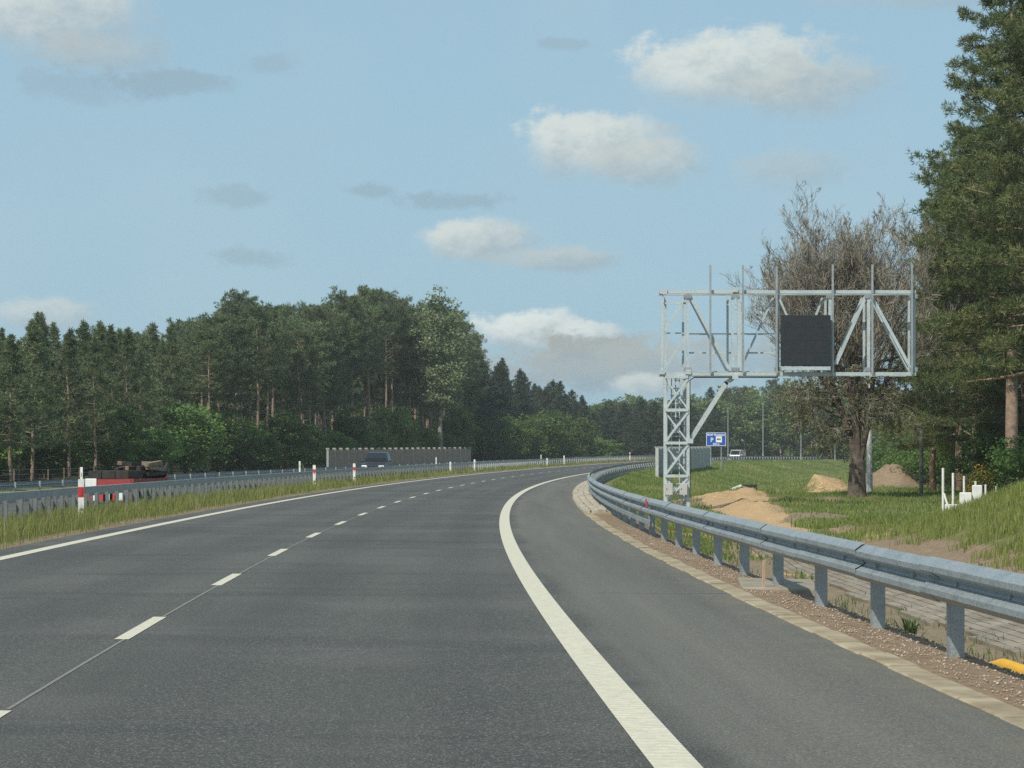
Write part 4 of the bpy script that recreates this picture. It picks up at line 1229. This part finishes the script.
def pine_tree(seed, H, cb, Rm, nb, shape='round', tuft=(.34, .085), k=8, per=2.6, r0=.19, bark='bark_pine', leafm='pine', droop=0., layers=None, spray=.32, pad=1.):
    r = np.random.default_rng(seed)
    root = empty('pine_tree', (0, -500, 0))
    wood = MB()
    nz = 9
    wb = wobble(r, nz, .06 * H / 14); wb -= wb[0]
    tz = np.linspace(-.4, H * .97, nz)
    tp = np.column_stack([wb, tz])
    wood.tube(tp, r0 * (1 - .85 * np.linspace(0, 1, nz) ** 1.1), 8)
    tpos = lambda z: np.array([np.interp(z, tz, tp[:, 0]), np.interp(z, tz, tp[:, 1]), z])
    C, Dr, RV = [], [], []
    az = r.random() * 6.28
    for i in range(nb):
        t = (i + r.random()) / nb
        if shape == 'round': t = t ** .85
        z = H * (cb + (1 - cb) * t * .985)
        az += 2.4 + r.normal(0, .35)
        if shape == 'round': L = Rm * (.35 + .65 * math.sqrt(max(0, 1 - abs(t * 1.15 - .38) ** 1.7 / 1.0)) if t < .95 else .3) * r.uniform(.55, 1.1)
        elif shape == 'wide': L = Rm * (1.05 - t ** 1.4 * .78) * r.uniform(.6, 1.08)
        else: L = Rm * (1 - t) ** (1.05 if shape == 'cone' else .68) * r.uniform(.55, 1.15) + .22
        el = (-.15 + .8 * t + r.normal(0, .12)) if shape != 'spruce' else (-.28 + .5 * t)
        el -= droop * (1 - t)
        b0 = tpos(z); n = 6
        tt = np.linspace(0, 1, n)
        dirv = np.array([math.cos(az), math.sin(az), 0])
        P = b0 + dirv * (tt * L * math.cos(el))[:, None]
        P[:, 2] += tt * L * math.sin(el) + (tt ** 2) * L * (.18 if shape != 'spruce' else .1)
        sway = r.normal(0, .06 * L); side = np.array([-dirv[1], dirv[0], 0])
        P += side * (np.sin(tt * 3) * sway)[:, None]
        rb = max(.012, r0 * .26 * L / max(Rm, 1) * (1.1 - t * .5))
        wood.tube(P[:5], np.linspace(rb, rb * .3, 5), 4, False)
        ncl = max(3, int(L * 2.1) + 2) if shape != 'cone' else max(2, int(L * 3))
        qc = (.34 + .66 * (np.arange(ncl) + r.random(ncl)) / ncl) if shape != 'spruce' else (.12 + .88 * (np.arange(ncl) + r.random(ncl)) / ncl)
        cb_ = np.stack([np.interp(qc, tt, P[:, j]) for j in range(3)], 1)
        lat = r.normal(0, 1, ncl) * spray * (.30 + .70 * (1 - qc)) * L * 1.05
        cen = cb_ + side[None] * lat[:, None] + dirv * np.abs(lat)[:, None] * .25 + np.array([0, 0, .06])
        for c_, la in zip(cen, lat):
            if abs(la) > .25: wood.tube([c_ - side * la * .9 - dirv * abs(la) * .4, c_], [rb * .3, .008], 3, False)
            rad = (.20 + .11 * L * r.uniform(.6, 1.3)) * pad
            m = max(3, int(per * L * 3.4 / ncl * r.uniform(.6, 1.4)))
            o_ = unit(r.normal(size=(m, 3))) * (r.random((m, 1)) ** .5) * rad * np.array([1, 1, .5])
            C.append(c_ + o_)
            Dr.append(unit(o_ / rad * .8 + dirv * .35 + np.array([0, 0, .65])))
            RV.append(np.full(m, r.random()))
    # leader shoots at the top
    m = 26 if shape != 'cone' else 48
    q = r.random(m); top0 = .9 if shape != 'cone' else .86
    base = np.stack([tpos(z) for z in H * (top0 + (1.02 - top0) * q)]); base[:, 2] += .02 * H * q * (shape == 'cone'); base[:, :2] += r.normal(0, .11, (m, 2)) * (1.15 - q)[:, None]
    C.append(base); Dr.append(np.tile([0, 0, 1.], (m, 1))); RV.append(np.full(m, .6))
    C = np.concatenate(C); Dr = np.concatenate(Dr)
    V, Fc, rv = tufts(C, Dr, k, tuft[0], tuft[1], r)
    rv = np.clip(.5 * np.repeat(np.concatenate(RV), k) + .55 * rv, 0, 1)
    wood.build('trunk', M[bark], root, smooth=True)
    arrays('crown', V, Fc, M[leafm], root, rnd=rv, k=4)
    return root


def broad_tree(seed, H, cb, Rm, ncl, per, size, leafm='leaf', bark='bark', name='broadleaf_tree', tall=False, r0=.16, airy=0.):
    r = np.random.default_rng(seed)
    root = empty(name, (0, -500, 0))
    wood = MB()
    nz = 8; wb = wobble(r, nz, .05 * H / 12); wb -= wb[0]
    tz = np.linspace(-.3, H * (.93 if tall else .75), nz); tp = np.column_stack([wb, tz])
    wood.tube(tp, r0 * (1 - .85 * np.linspace(0, 1, nz)), 7)
    cz = H * (cb + 1) / 2; hh = H * (1 - cb) / 2
    cen = []
    while len(cen) < ncl:
        d = unit(r.normal(size=3)); rad = r.random() ** (.42)
        p = d * rad * np.array([Rm, Rm, hh])
        if tall: p[:2] *= .55 + .45 * math.sin(PI * min(1, max(0, (p[2] / hh + 1) / 2 + .1)) ** .8)
        lump = 1 + .28 * math.sin(3 * math.atan2(d[1], d[0]) + seed) * math.cos(4 * d[2] + seed * 1.7)
        p[:2] *= lump
        if airy and r.random() < airy * (1 - rad): continue
        cen.append(p + np.array([0, 0, cz]))
    cen = np.array(cen)
    for c in cen[::max(1, ncl // 40)]:
        zz = max(H * cb * .6, c[2] - .55 * np.hypot(c[0], c[1]) - .3); b0 = np.array([np.interp(zz, tz, tp[:, 0]), np.interp(zz, tz, tp[:, 1]), min(zz, tz[-1])])
        mid = (b0 + c) / 2 + np.array([0, 0, .12 * H / 12])
        wood.tube([b0, mid, c], [r0 * .28, r0 * .17, r0 * .06], 4, False)
    cr = (Rm * 3 / ncl ** (1 / 3) * .55) * (.7 + .6 * r.random(ncl))
    pts = cen[:, None, :] + unit(r.normal(size=(ncl, per, 3))) * (r.random((ncl, per, 1)) ** .6) * cr[:, None, None] * np.array([1, 1, .7])
    V, Fc = leaves(pts.reshape(-1, 3), size, r)
    rv = np.clip(np.repeat(r.random(ncl), per) * .55 + .45 * r.random(ncl * per), 0, 1)
    wood.build('trunk', M[bark], root, smooth=True)
    arrays('crown', V, Fc, M[leafm], root, rnd=rv, k=4)
    return root


PROTO = {}
for i in range(4): PROTO['young', i] = pine_tree(20 + i, 11, .27, 2.3, 64, 'cone', (.34, .062), 11, 2.7, .13, pad=.78)
for i in range(4): PROTO['tall', i] = pine_tree(40 + i, 17, .57, 2.6, 46, 'round', (.36, .065), 11, 3.8, .19)
for i in range(2): PROTO['mid', i] = pine_tree(60 + i, 15, .36, 2.7, 60, 'round', (.36, .065), 11, 3.2, .18)
for i in range(3): PROTO['spruce', i] = pine_tree(70 + i, 15, .05, 4.6, 84, 'spruce', (.42, .08), 9, 2.2, .17, 'bark', 'spruce', .1)
for i in range(4): PROTO['broad', i] = broad_tree(80 + i, 8, .08, 2.9, 110, 70, .30)
for i in range(2): PROTO['farwood', i] = broad_tree(90 + i, 12, .06, 3.4, 100, 60, .42, 'leaf_far')
for k_, v_ in PROTO.items(): v_['category'] = 'tree'
used = set()


def plant(key, x, y, sc, label, group, rz=None, cat='tree', z=None, nm=None):
    root = PROTO[key]
    z = float(TXY(x, y)) if z is None else z
    rz = random.uniform(0, 6.28) if rz is None else rz
    if key in used: o = dup(root, (x, y, z), rz, sc)
    else:
        o = root; used.add(key); o.location = (x, y, z); o.rotation_euler = (0, 0, rz); o.scale = sc if isinstance(sc, tuple) else (sc,) * 3
    tag(o, label, cat, group)
    return o


# target skyline of the left forest, (px, py of the tops)
sky_px = np.array([-60, 0, 45, 75, 115, 150, 180, 210, 240, 270, 300, 330, 350, 380, 410, 425, 445, 470, 490, 510, 530, 560, 590, 640])
sky_py = np.array([330, 330, 318, 332, 328, 335, 318, 325, 298, 312, 310, 308, 293, 292, 300, 310, 310, 345, 362, 362, 385, 380, 405, 412])
rt = random.Random(11)


def forest_row(u, s0, s1, step, jit, kinds, dpy, label_of):
    s = s0
    while s < s1:
        ss = s + rt.uniform(-jit, jit); uu = u + rt.uniform(-1.6, 1.6)
        x, y = XY(ss, uu); x, y = float(x), float(y)
        px = 512 + F * x / y
        kind = kinds(px)
        if kind and -90 < px < 655:
            py = np.interp(px, sky_px, sky_py) + dpy + rt.uniform(-6, 16)
            z = float(TXY(x, y)); h = CAMZ - (py - HZ) / F * y - z
            k = rt.choice([q for q in PROTO if q[0] == kind])
            h0 = {'young': 11.2, 'tall': 17.2, 'mid': 15.2, 'spruce': 15.2, 'broad': 8, 'farwood': 12}[kind]
            sc = h / h0; wsc = min(1.25, max(.7, sc ** .5)) * rt.uniform(.9, 1.1)
            lab, grp = label_of(kind)
            plant(k, x, y, (wsc, wsc, sc), lab, grp)
        s += step


LAB = {'young': ('young grey-green pine in the dense stand behind the far guardrail at left', 'young pines at left'),
       'tall': ('tall pine with a bare reddish trunk in the forest left of the road', 'tall pines left of the road'),
       'mid': ('bushy pine filling the middle of the forest left of the road', 'bushy pines left of the road'),
       'spruce': ('dark pointed spruce at the low end of the left forest above the road curve', 'dark spruces above the road curve')}
kf = lambda px: 'young' if px < 185 else (rt.choice(['tall', 'tall', 'tall', 'mid']) if px < 470 else 'spruce')
kb2 = lambda px: rt.choice(['young', 'mid']) if px < 200 else (rt.choice(['mid', 'tall', 'mid']) if px < 475 else 'spruce')
forest_row(-29.5, 118, 300, 4.6, 1.2, kf, 6, lambda k: LAB[k])
forest_row(-33.5, 120, 420, 5.0, 1.5, kf, 0, lambda k: LAB[k])
forest_row(-38, 125, 430, 5.2, 1.5, kb2, 2, lambda k: LAB[k])
forest_row(-45, 135, 440, 6.0, 1.5, kb2, 6, lambda k: LAB[k])
forest_row(-58, 130, 480, 6.5, 1.5, kb2, 14, lambda k: LAB[k])
# undergrowth broadleaf trees at the forest foot
for px, s_h, Y, wd in [(-20, 400, 140, 1.0), (50, 425, 150, .9), (110, 405, 156, .8), (150, 425, 162, .8), (185, 400, 175, 1.0), (205, 405, 186, 1.15), (228, 418, 190, 1.1), (252, 430, 196, .9), (285, 412, 205, .9), (305, 425, 214, .8), (330, 430, 230, .8), (352, 408, 236, .8),
                       (375, 430, 246, .8), (395, 405, 252, .85), (415, 420, 262, .9), (438, 432, 272, .85), (455, 408, 280, .9), (473, 415, 300, 1.1), (490, 412, 306, 1.15), (508, 414, 315, 1.0),
                       (522, 416, 322, 1.1), (545, 407, 334, 1.45), (562, 425, 344, 1.05), (578, 415, 352, 1.0), (600, 436, 370, 1.0)]:
    x, y = at(px, Y); z = float(TXY(x, y)); h = CAMZ - (s_h - HZ) / F * Y - z
    plant(('broad', rt.randrange(4)), x, y, (wd, wd, h / 8.), 'rounded green broadleaf tree at the foot of the left forest', 'broadleaf trees at the forest foot')
# dark low fillers inside the wood
for i in range(34):
    s = 125 + i * 8.2 + rt.uniform(-2, 2); u = -36 - rt.uniform(0, 10)
    x, y = XY(s, u); h = rt.uniform(3.2, 6)
    plant(('broad', rt.randrange(4)), float(x), float(y), (1.3, 1.3, h / 8), 'shaded broadleaf shrub growing between the trunks inside the left forest', 'shrubs inside the forest', cat='shrub')

for i in range(46):
    s = 120 + i * 7.5 + rt.uniform(-2, 2); u = -52 - rt.uniform(0, 8)
    x, y = XY(s, u)
    plant(('broad', rt.randrange(4)), float(x), float(y), (1.6, 1.6, rt.uniform(8.5, 11.5) / 8), 'shaded broadleaf tree at the back of the left forest, seen between the trunks', 'broadleaf trees at the back of the forest')
for i in range(44):
    px = 560 + i * 11.5; Y = 535 - max(0, px - 760) * .42 + rt.uniform(-4, 4); x, y = at(px, Y)
    plant(('farwood', rt.randrange(2)), x, y, (1.3, 1.3, rt.uniform(5.5, 8) / 12), 'low rounded tree closing the back of the distant wood', 'low trees of the distant wood', z=-.3)
# the pale tall broadleaf above the pines
PROTO['poplar', 0] = broad_tree(101, 20, .24, 3.0, 190, 50, .26, 'leaf_pale', 'bark_pale', 'poplar_tree', True, .26, .55)
x, y = at(440, 262); z = float(TXY(x, y)); h = CAMZ - (284 - HZ) / F * 262 - z
plant(('poplar', 0), x, y, (1.3, 1.3, h / 20.), 'tall airy pale green broadleaf tree rising above the pines left of the road curve', None, .4)
x, y = at(458, 280); z = float(TXY(x, y))
plant(('tall', 1), x, y, 1.0, 'tall pine with a bare reddish trunk in the forest left of the road', 'tall pines left of the road')

# wood beyond the curve, centre and right
far_px = np.array([590, 610, 630, 650, 680, 700, 720, 745, 775, 800, 830, 860, 890, 920, 960, 1060])
far_py = np.array([396, 396, 398, 396, 398, 396, 389, 386, 386, 384, 383, 386, 390, 396, 400, 400])
for row, (Y0, dp) in enumerate(((455, 8), (485, 0), (520, -2))):
    px = 592 + row * 4
    while px < 1050:
        Y = Y0 + rt.uniform(-9, 9) - max(0, px - 760) * .38
        x, y = at(px, Y); z = max(-.5, float(TXY(x, y)))
        py = np.interp(px, far_px, far_py) + dp + rt.uniform(-4, 8)
        h = CAMZ - (py - HZ) / F * Y - z
        kind = 'farwood' if px < 640 and row > 0 else rt.choice(['farwood', 'mid', 'farwood', 'spruce' if px < 720 else 'mid'])
        h0 = {'mid': 15.2, 'spruce': 15.2, 'farwood': 12}[kind]
        k = rt.choice([q for q in PROTO if q[0] == kind])
        plant(k, x, y, (1.25, 1.25, h / h0), {'farwood': 'rounded green tree in the distant wood behind the lighting columns', 'mid': 'olive pine in the distant wood behind the lighting columns',
                                                  'spruce': 'dark spruce in the distant wood behind the gantry tower'}[kind],
              {'farwood': 'rounded trees of the distant wood', 'mid': 'pines of the distant wood', 'spruce': 'spruces of the distant wood'}[kind])
        px += rt.uniform(15, 22)
# dark mass right behind the gantry tower
for px, Y, py in ((612, 415, 410), (624, 405, 404), (640, 400, 399), (655, 398, 402), (672, 405, 400), (690, 410, 405), (712, 415, 402)):
    x, y = at(px, Y); z = float(TXY(x, y)); h = CAMZ - (py - HZ) / F * Y - z
    plant(('spruce', rt.randrange(3)), x, y, (1.15, 1.15, h / 15.2), 'broad dark conifer behind the gantry tower and the grey noise barrier', 'dark conifers behind the gantry tower')

# right-hand pines, near
PROTO['big', 0] = pine_tree(131, 23, .30, 4.7, 96, 'wide', (.25, .032), 16, 8.4, .30, 'bark_pine', 'pine_big', .1, spray=.36, pad=.95)
PROTO['big', 1] = pine_tree(132, 20, .24, 4.4, 96, 'wide', (.25, .032), 16, 8.2, .27, 'bark_pine', 'pine_big', .15, spray=.36, pad=.95)
PROTO['big', 2] = pine_tree(133, 16, .18, 3.9, 90, 'wide', (.25, .032), 16, 8.2, .22, 'bark_pine', 'pine_big', .1, spray=.36, pad=.95)
for key, px, Y, top, w, lab in ((('big', 0), 1012, 92, -60, 1.0, 'huge pine with a red-brown trunk towering past the top right corner'),
                                (('big', 1), 978, 104, 128, .85, 'large bushy pine just left of the towering corner pine, behind the gantry arm'),
                                (('big', 2), 960, 114, 172, .85, 'bushy pine overlapping the right side of the bare tree crown'),
                                (('big', 2), 934, 120, 205, .8, 'smaller bushy pine right behind the end of the gantry arm'),
                                (('big', 1), 1000, 132, 150, 1.1, 'dense pine filling the space behind the two red-brown trunks'),
                                (('big', 1), 1052, 84, -40, 1.0, 'pine at the right picture edge, trunk out of view'),
                                (('big', 0), 1040, 118, 20, 1.0, 'tall pine half hidden behind the towering corner pine'),
                                (('big', 2), 1022, 100, 262, 1.0, 'low bushy pine between the red-brown trunks at the right picture edge'),
                                (('big', 2), 990, 125, 210, 1.0, 'shorter pine in the gap behind the trunks of the right-hand pines')):
    x, y = at(px, Y); z = float(TXY(x, y)); h = CAMZ - (top - HZ) / F * Y - z
    h0 = {0: 23.2, 1: 20.2, 2: 16.2}[key[1]]
    plant(key, x, y, (w, w, h / h0), lab, None)
# broadleaf undergrowth on the right
PROTO['bush', 0] = broad_tree(151, 5, .0, 2.2, 90, 90, .17)
PROTO['bush', 1] = broad_tree(152, 5, .0, 2.4, 90, 90, .17)
blab = ['low green bush behind the sand heap, right of the bare tree', 'green bush at the foot of the thin wooden pole', 'dark green bush between the wooden pole and the pines', 'tall green bush in front of the pine trunks',
        'leafy bush behind the wire fence', 'leafy bush right of the pine trunks at the picture edge', 'green bush under the gantry arm end', 'tallest green bush behind the wooden pole', 'bush in the shade behind the concrete pole', 'bush on the right edge behind the mound', 'light green bush between the pine trunks', 'tall dark bush under the corner pine', 'leafy bush filling the gap left of the pine trunks']
for i, (px, Y, top, w) in enumerate(((893, 172, 450, .9), (912, 160, 440, .9), (935, 140, 432, 1.0), (958, 128, 400, .9), (985, 108, 440, .7), (1020, 100, 420, .8), (925, 178, 405, 1.2), (945, 165, 390, 1.3), (880, 190, 442, 1.0), (1040, 90, 430, .8), (1000, 120, 410, .8), (1016, 104, 385, .9), (972, 118, 378, 1.0))):
    x, y = at(px, Y); z = float(TXY(x, y)); h = CAMZ - (top - HZ) / F * Y - z
    plant(('bush', i % 2), x, y, (w, w, h / 5), blab[i], 'bushes at the right', cat='bush')
PROTO['broom', 0] = broad_tree(161, 1.4, 0, .75, 40, 70, .07, 'broom', 'bark', 'broom_bush', r0=.03)
x, y = at(980, 90)
o = plant(('broom', 0), x, y, 1.0, 'yellow flowering broom bush behind the wire fence', None, cat='bush')


# the bare spreading tree
def bare_tree(x, y, H, Rm):
    z = float(TXY(x, y))
    r = np.random.default_rng(77)
    root = empty('bare_pine', (x, y, z), 0, 'large spreading tree with a dark trunk and sparse brownish twigs behind the gantry', 'tree')
    wood = MB(); C, Dr, TW = [], [], []
    fork = H * .20
    wood.tube([(0, 0, -.4), (.02, 0, .0), (0, 0, .5), (-.04, .02, 1.6), (-.10, .0, fork * .8)], [.58, .47, .41, .36, .18], 12)
    def limb(p0, d, L, rad, depth, upk=1.):
        n = 7; P = [np.array(p0, float)]; dd = unit(np.array(d, float))
        up = np.array([0, 0, 1.])
        for i in range(n - 1):
            dd = unit(dd + (.17 if depth == 0 else .11) * r.normal(size=3) + up * (.10 if depth < 2 else .14) * upk)
            P.append(P[-1] + dd * L / (n - 1))
        P = np.array(P)
        if depth < 3: wood.tube(P, np.linspace(rad, rad * .3, n), 7 if depth == 0 else 4 if depth == 1 else 3, False)
        else:
            TW.append((P[0], P[3], P[-1], rad))
            for q_ in range(2):
                a_ = P[1 + 2 * q_]; e_ = a_ + unit(P[-1] - P[0] + r.normal(size=3) * .5 * L + up * .2 * L) * L * r.uniform(.4, .8)
                TW.append((a_, (a_ + e_) / 2 + r.normal(0, .02, 3), e_, rad))
        if depth < 3:
            nch = (14, 9, 8)[depth]
            for k in range(nch):
                t = (.30 if depth == 0 else .2) + (.70 if depth == 0 else .8) * (k + r.random()) / nch
                i = min(n - 2, int(t * (n - 1))); q = P[i] + (P[i + 1] - P[i]) * (t * (n - 1) - i)
                tang = unit(P[i + 1] - P[i]); sd = unit(np.cross(tang, r.normal(size=3)))
                nd_ = unit(tang * .7 + sd * (.9 if depth == 0 else .75) + up * .15)
                limb(q, nd_, L * ((.60 - .34 * t) if depth == 0 else (.46 - .20 * t)) * r.uniform(.75, 1.25) + .14, max(rad * (1 - .7 * t) * .36, .006), depth + 1, upk)
        else:
            m = 3
            q = r.random(m)[:, None]
            C.append(P[3] * (1 - q) + P[-1] * q); Dr.append(np.tile(unit(P[-1] - P[0]), (m, 1)))
    nl = 12
    for k in range(nl):
        az = 2 * PI * k / nl * 5.0 + r.normal(0, .2); tilt = (.05, .17, .29, .40)[k % 4] + r.normal(0, .05)
        d = (math.sin(tilt) * math.cos(az), math.sin(tilt) * math.sin(az), math.cos(tilt))
        L = (H - fork) * (.88 - .10 * tilt) * r.uniform(.90, 1.0)
        limb((-.1 + .1 * math.cos(az), .1 * math.sin(az), fork * r.uniform(.45, .8)), d, L, .155 if k % 4 < 2 else .125, 0)
    # low sweeping boughs
    for az, tl, L in ((.1, 1.30, 4.0), (2.9, 1.3, 3.4), (1.2, 1.2, 3.2), (4.4, 1.3, 3.2), (5.5, 1.2, 3.8), (3.6, 1.2, 3.6), (2.3, 1.1, 3.4), (.7, 1.05, 3.6), (3.2, 1.05, 3.8), (6.0, 1.0, 4.0), (.3, 1.5, 3.0), (1.6, 1.45, 2.8), (2.7, 1.5, 3.0), (3.4, 1.55, 2.8), (4.0, 1.45, 3.0), (5.0, 1.5, 2.8), (5.8, 1.55, 3.2)):
        limb((-.05, 0, fork * r.uniform(1.0, 2.1)), (math.sin(tl) * math.cos(az), math.sin(tl) * math.sin(az), math.cos(tl)), L * .95, .075, 1, -.7)
    wood.build('trunk', M['bark'], root, smooth=True)
    # twigs: thin slivers
    Vt, Ft = [], []
    for p0, p1, p2, rad in TW:
        sd = unit(np.cross(p2 - p0, r.normal(size=3))) * .009
        o = len(Vt); Vt += [p0 - sd, p0 + sd, p1 + sd * .8, p1 - sd * .8, p2 + sd * .35, p2 - sd * .35]
        Ft += [(o, o + 1, o + 2, o + 3), (o + 3, o + 2, o + 4, o + 5)]
    Vt = np.array(Vt); nt_ = len(Ft)
    C = np.concatenate(C); Dr = np.concatenate(Dr)
    lowk = sst(H * .48, H * .36, C[:, 2])
    keep = r.random(len(C)) < .05 + .95 * lowk
    V2, F2, rv2 = tufts(C[keep], Dr[keep], 9, .13, .024, r, .8)
    arrays('twigs', Vt, np.array(Ft), M['twig'], root, rnd=r.random(nt_), k=4)
    arrays('crown', V2, F2, M['olive'], root, rnd=rv2, k=4)
    print('bare tree', len(Vt), len(V2))
    return root


bx, by = at(857, 96)
bt_ = bare_tree(bx, by, CAMZ - (192 - HZ) / F * 96 - float(TXY(bx, by)), 4.)
bt_.scale = (.95, .95, 1); bt_.rotation_euler = (0, 0, 2.2)
for k_, v_ in list(PROTO.items()):       # prototypes never planted
    if k_ not in used:
        for ch in list(v_.children): bpy.data.objects.remove(ch)
        bpy.data.objects.remove(v_)

# ------------------------------------------------------------------ sky
SUN_AZ, SUN_EL = R(-146), R(47)     # azimuth measured from +Y towards +X
w = bpy.data.worlds.new('World'); SC.world = w; w.use_nodes = True
nt = w.node_tree; bg = nt.nodes['Background']
sky = N(nt, 'ShaderNodeTexSky', sky_type='NISHITA', sun_disc=False)
sky.sun_elevation = SUN_EL; sky.sun_rotation = SUN_AZ; sky.air_density = 1.0; sky.dust_density = 1.2; sky.ozone_density = 1.0
SKY_STR = .10
tc = nt.nodes.new('ShaderNodeTexCoord').outputs['Generated']
sp3 = nt.nodes.new('ShaderNodeSeparateXYZ'); nt.links.new(tc, sp3.inputs[0])
AZ = math_(nt, 'ARCTAN2', sp3.outputs[0], sp3.outputs[1]); EL = math_(nt, 'ARCSINE', sp3.outputs[2])
cmb = nt.nodes.new('ShaderNodeCombineXYZ'); nt.links.new(AZ, cmb.inputs[0]); nt.links.new(EL, cmb.inputs[1])
dirv = cmb.outputs[0]
strm = nt.nodes.new('ShaderNodeMapping'); strm.inputs['Scale'].default_value = (1, 1.5, 1); nt.links.new(dirv, strm.inputs[0])
n_big = noise(nt, strm.outputs[0], 24, 8, .60); n_fine = noise(nt, strm.outputs[0], 75, 8, .66); n_x = noise(nt, strm.outputs[0], 190, 6, .7)
wn = N(nt, 'ShaderNodeTexNoise', i_Scale=34., i_Detail=5., i_Roughness=.6); nt.links.new(dirv, wn.inputs['Vector'])
wsub = nt.nodes.new('ShaderNodeVectorMath'); wsub.operation = 'SUBTRACT'; nt.links.new(wn.outputs['Color'], wsub.inputs[0]); wsub.inputs[1].default_value = (.5, .5, .5)
CLOUDS = [  # px, py, half width, half height, brightness of the top, thickness
    (745, 78, 118, 52, 1.0, 1.0), (815, 92, 95, 42, .75, .7), (596, 150, 84, 46, 1.0, 1.0), (650, 168, 72, 34, .8, .8), (478, 243, 66, 30, .95, .95), (560, 262, 80, 18, .7, .75),
    (535, 335, 72, 26, 1.15, 1.0), (590, 338, 42, 20, 1.1, .9), (575, 372, 130, 36, .42, .95), (605, 352, 60, 20, .30, .8), (690, 365, 110, 34, .45, .85), (648, 388, 40, 16, 1.0, .8), (796, 174, 78, 30, .62, .5),
    (40, 30, 125, 58, .95, .9), (110, 62, 80, 30, .60, .6), (168, 88, 64, 15, .12, .55), (234, 200, 40, 14, .15, .42), (248, 260, 40, 14, .15, .42), (272, 68, 46, 18, .18, .36), (70, 95, 70, 22, .15, .36),
    (452, 204, 62, 13, .12, .5), (50, 320, 62, 22, .9, .7), (940, 2, 150, 24, .62, .5), (368, 192, 30, 10, .15, .5), (560, 45, 40, 10, .2, .4)]
sky_c = mixc(nt, 1.0, sky.outputs[0], (SKY_STR,) * 3, 'MULTIPLY')
SKYPALE = (.282, .445, .548)
sky_c = mixc(nt, maprange(nt, EL, .0, .5, .90, .55), sky_c, SKYPALE)
# thin veil
veil = maprange(nt, noise(nt, dirv, 7, 5, .55), .42, .72, 0, .35)
col = mixc(nt, veil, sky_c, (.36, .485, .55))
for px, py, hw_, hh_, br, tk in CLOUDS:
    NZ = 2.6 if br > .55 else 5.0
    az0 = math.atan((px - 512) / F); el0 = math.atan((HZ - py) / F); ra, re = hw_ / F, hh_ / F
    dx = math_(nt, 'MULTIPLY', math_(nt, 'SUBTRACT', AZ, az0), 1 / ra); dy = math_(nt, 'MULTIPLY', math_(nt, 'SUBTRACT', EL, el0), 1 / re)
    # flatter base: below centre the distance grows faster
    dyb = math_(nt, 'MULTIPLY', dy, math_(nt, 'ADD', 1.0, math_(nt, 'MULTIPLY', math_(nt, 'LESS_THAN', dy, 0.), .25)))
    d = math_(nt, 'SQRT', math_(nt, 'ADD', math_(nt, 'MULTIPLY', dx, dx), math_(nt, 'MULTIPLY', dyb, dyb)))
    d = math_(nt, 'ADD', d, math_(nt, 'MULTIPLY', math_(nt, 'SUBTRACT', math_(nt, 'ADD', math_(nt, 'MULTIPLY', n_big, .55), math_(nt, 'ADD', math_(nt, 'MULTIPLY', n_fine, .33), math_(nt, 'MULTIPLY', n_x, .12))), .5), NZ))
    wid = maprange(nt, dy, .5, -.6, .42 if br > .9 else .6, .85)
    q_ = math_(nt, 'DIVIDE', math_(nt, 'SUBTRACT', 1.06, d), wid, clamp=True)
    mask = math_(nt, 'MULTIPLY', maprange(nt, q_, 0, 1), tk)
    lit = math_(nt, 'ADD', math_(nt, 'MULTIPLY', dy, .62), math_(nt, 'ADD', math_(nt, 'MULTIPLY', dx, -.30), math_(nt, 'MULTIPLY', math_(nt, 'SUBTRACT', n_fine, .5), 1.5)))
    lit = maprange(nt, lit, -.45, .55)
    if br < .3: lit = math_(nt, 'MULTIPLY', lit, .25)
    cc = mixc(nt, lit, (.225 + .10 * br, .325 + .085 * br, .39 + .065 * br), tuple(min(1, .22 + .37 * br) * q for q in (.94, 1.03, 1.0)))
    col = mixc(nt, mask, col, cc)
nt.links.new(col, bg.inputs[0]); bg.inputs[1].default_value = 1.0

sl = bpy.data.lights.new('sun', 'SUN'); sl.energy = 3.6; sl.angle = R(.53); sl.color = (1, .94, .82)
so = bpy.data.objects.new('sun', sl); COL.objects.link(so)
from mathutils import Vector
dv = Vector((math.sin(SUN_AZ) * math.cos(SUN_EL), math.cos(SUN_AZ) * math.cos(SUN_EL), math.sin(SUN_EL)))
so.rotation_euler = dv.to_track_quat('Z', 'Y').to_euler()
so.location = (0, 0, 60)

hz_m = bpy.data.materials.new('haze_air'); hz_m.use_nodes = True  # mild distance haze, added mainly to lift dark tones like windscreen glare
hn = hz_m.node_tree; hn.nodes.remove(hn.nodes['Principled BSDF'])
pv_ = N(hn, 'ShaderNodeVolumePrincipled', i_Density=.0003, i_Anisotropy=.2); pv_.inputs['Color'].default_value = (.86, .90, .90, 1)
hn.links.new(pv_.outputs[0], hn.nodes['Material Output'].inputs['Volume'])
tag(MB().box((150, 400, 14), (1300, 1000, 36)).build('haze', hz_m), 'thin pale haze added over the whole road and woods to lift dark tones', 'haze', kind='stuff')

# ------------------------------------------------------------------ camera and render settings
cam = bpy.data.cameras.new('camera'); co = bpy.data.objects.new('camera', cam); COL.objects.link(co)
co.location = (0, 0, CAMZ); co.rotation_euler = (PI / 2, 0, 0)
cam.sensor_width = 36; cam.lens = F / 1024 * 36; cam.shift_y = (HZ - 384) / 1024; cam.clip_end = 6000; cam.clip_start = .1
SC.camera = co
SC.view_settings.view_transform = 'Standard'; SC.view_settings.look = 'None'; SC.view_settings.exposure = .3; SC.view_settings.gamma = 1
SC.view_settings.use_curve_mapping = False
SC.render.engine = 'CYCLES'
SC.cycles.use_denoising = False
SC.cycles.max_bounces = 7; SC.cycles.diffuse_bounces = 4; SC.cycles.glossy_bounces = 2; SC.cycles.transmission_bounces = 2; SC.cycles.transparent_max_bounces = 4
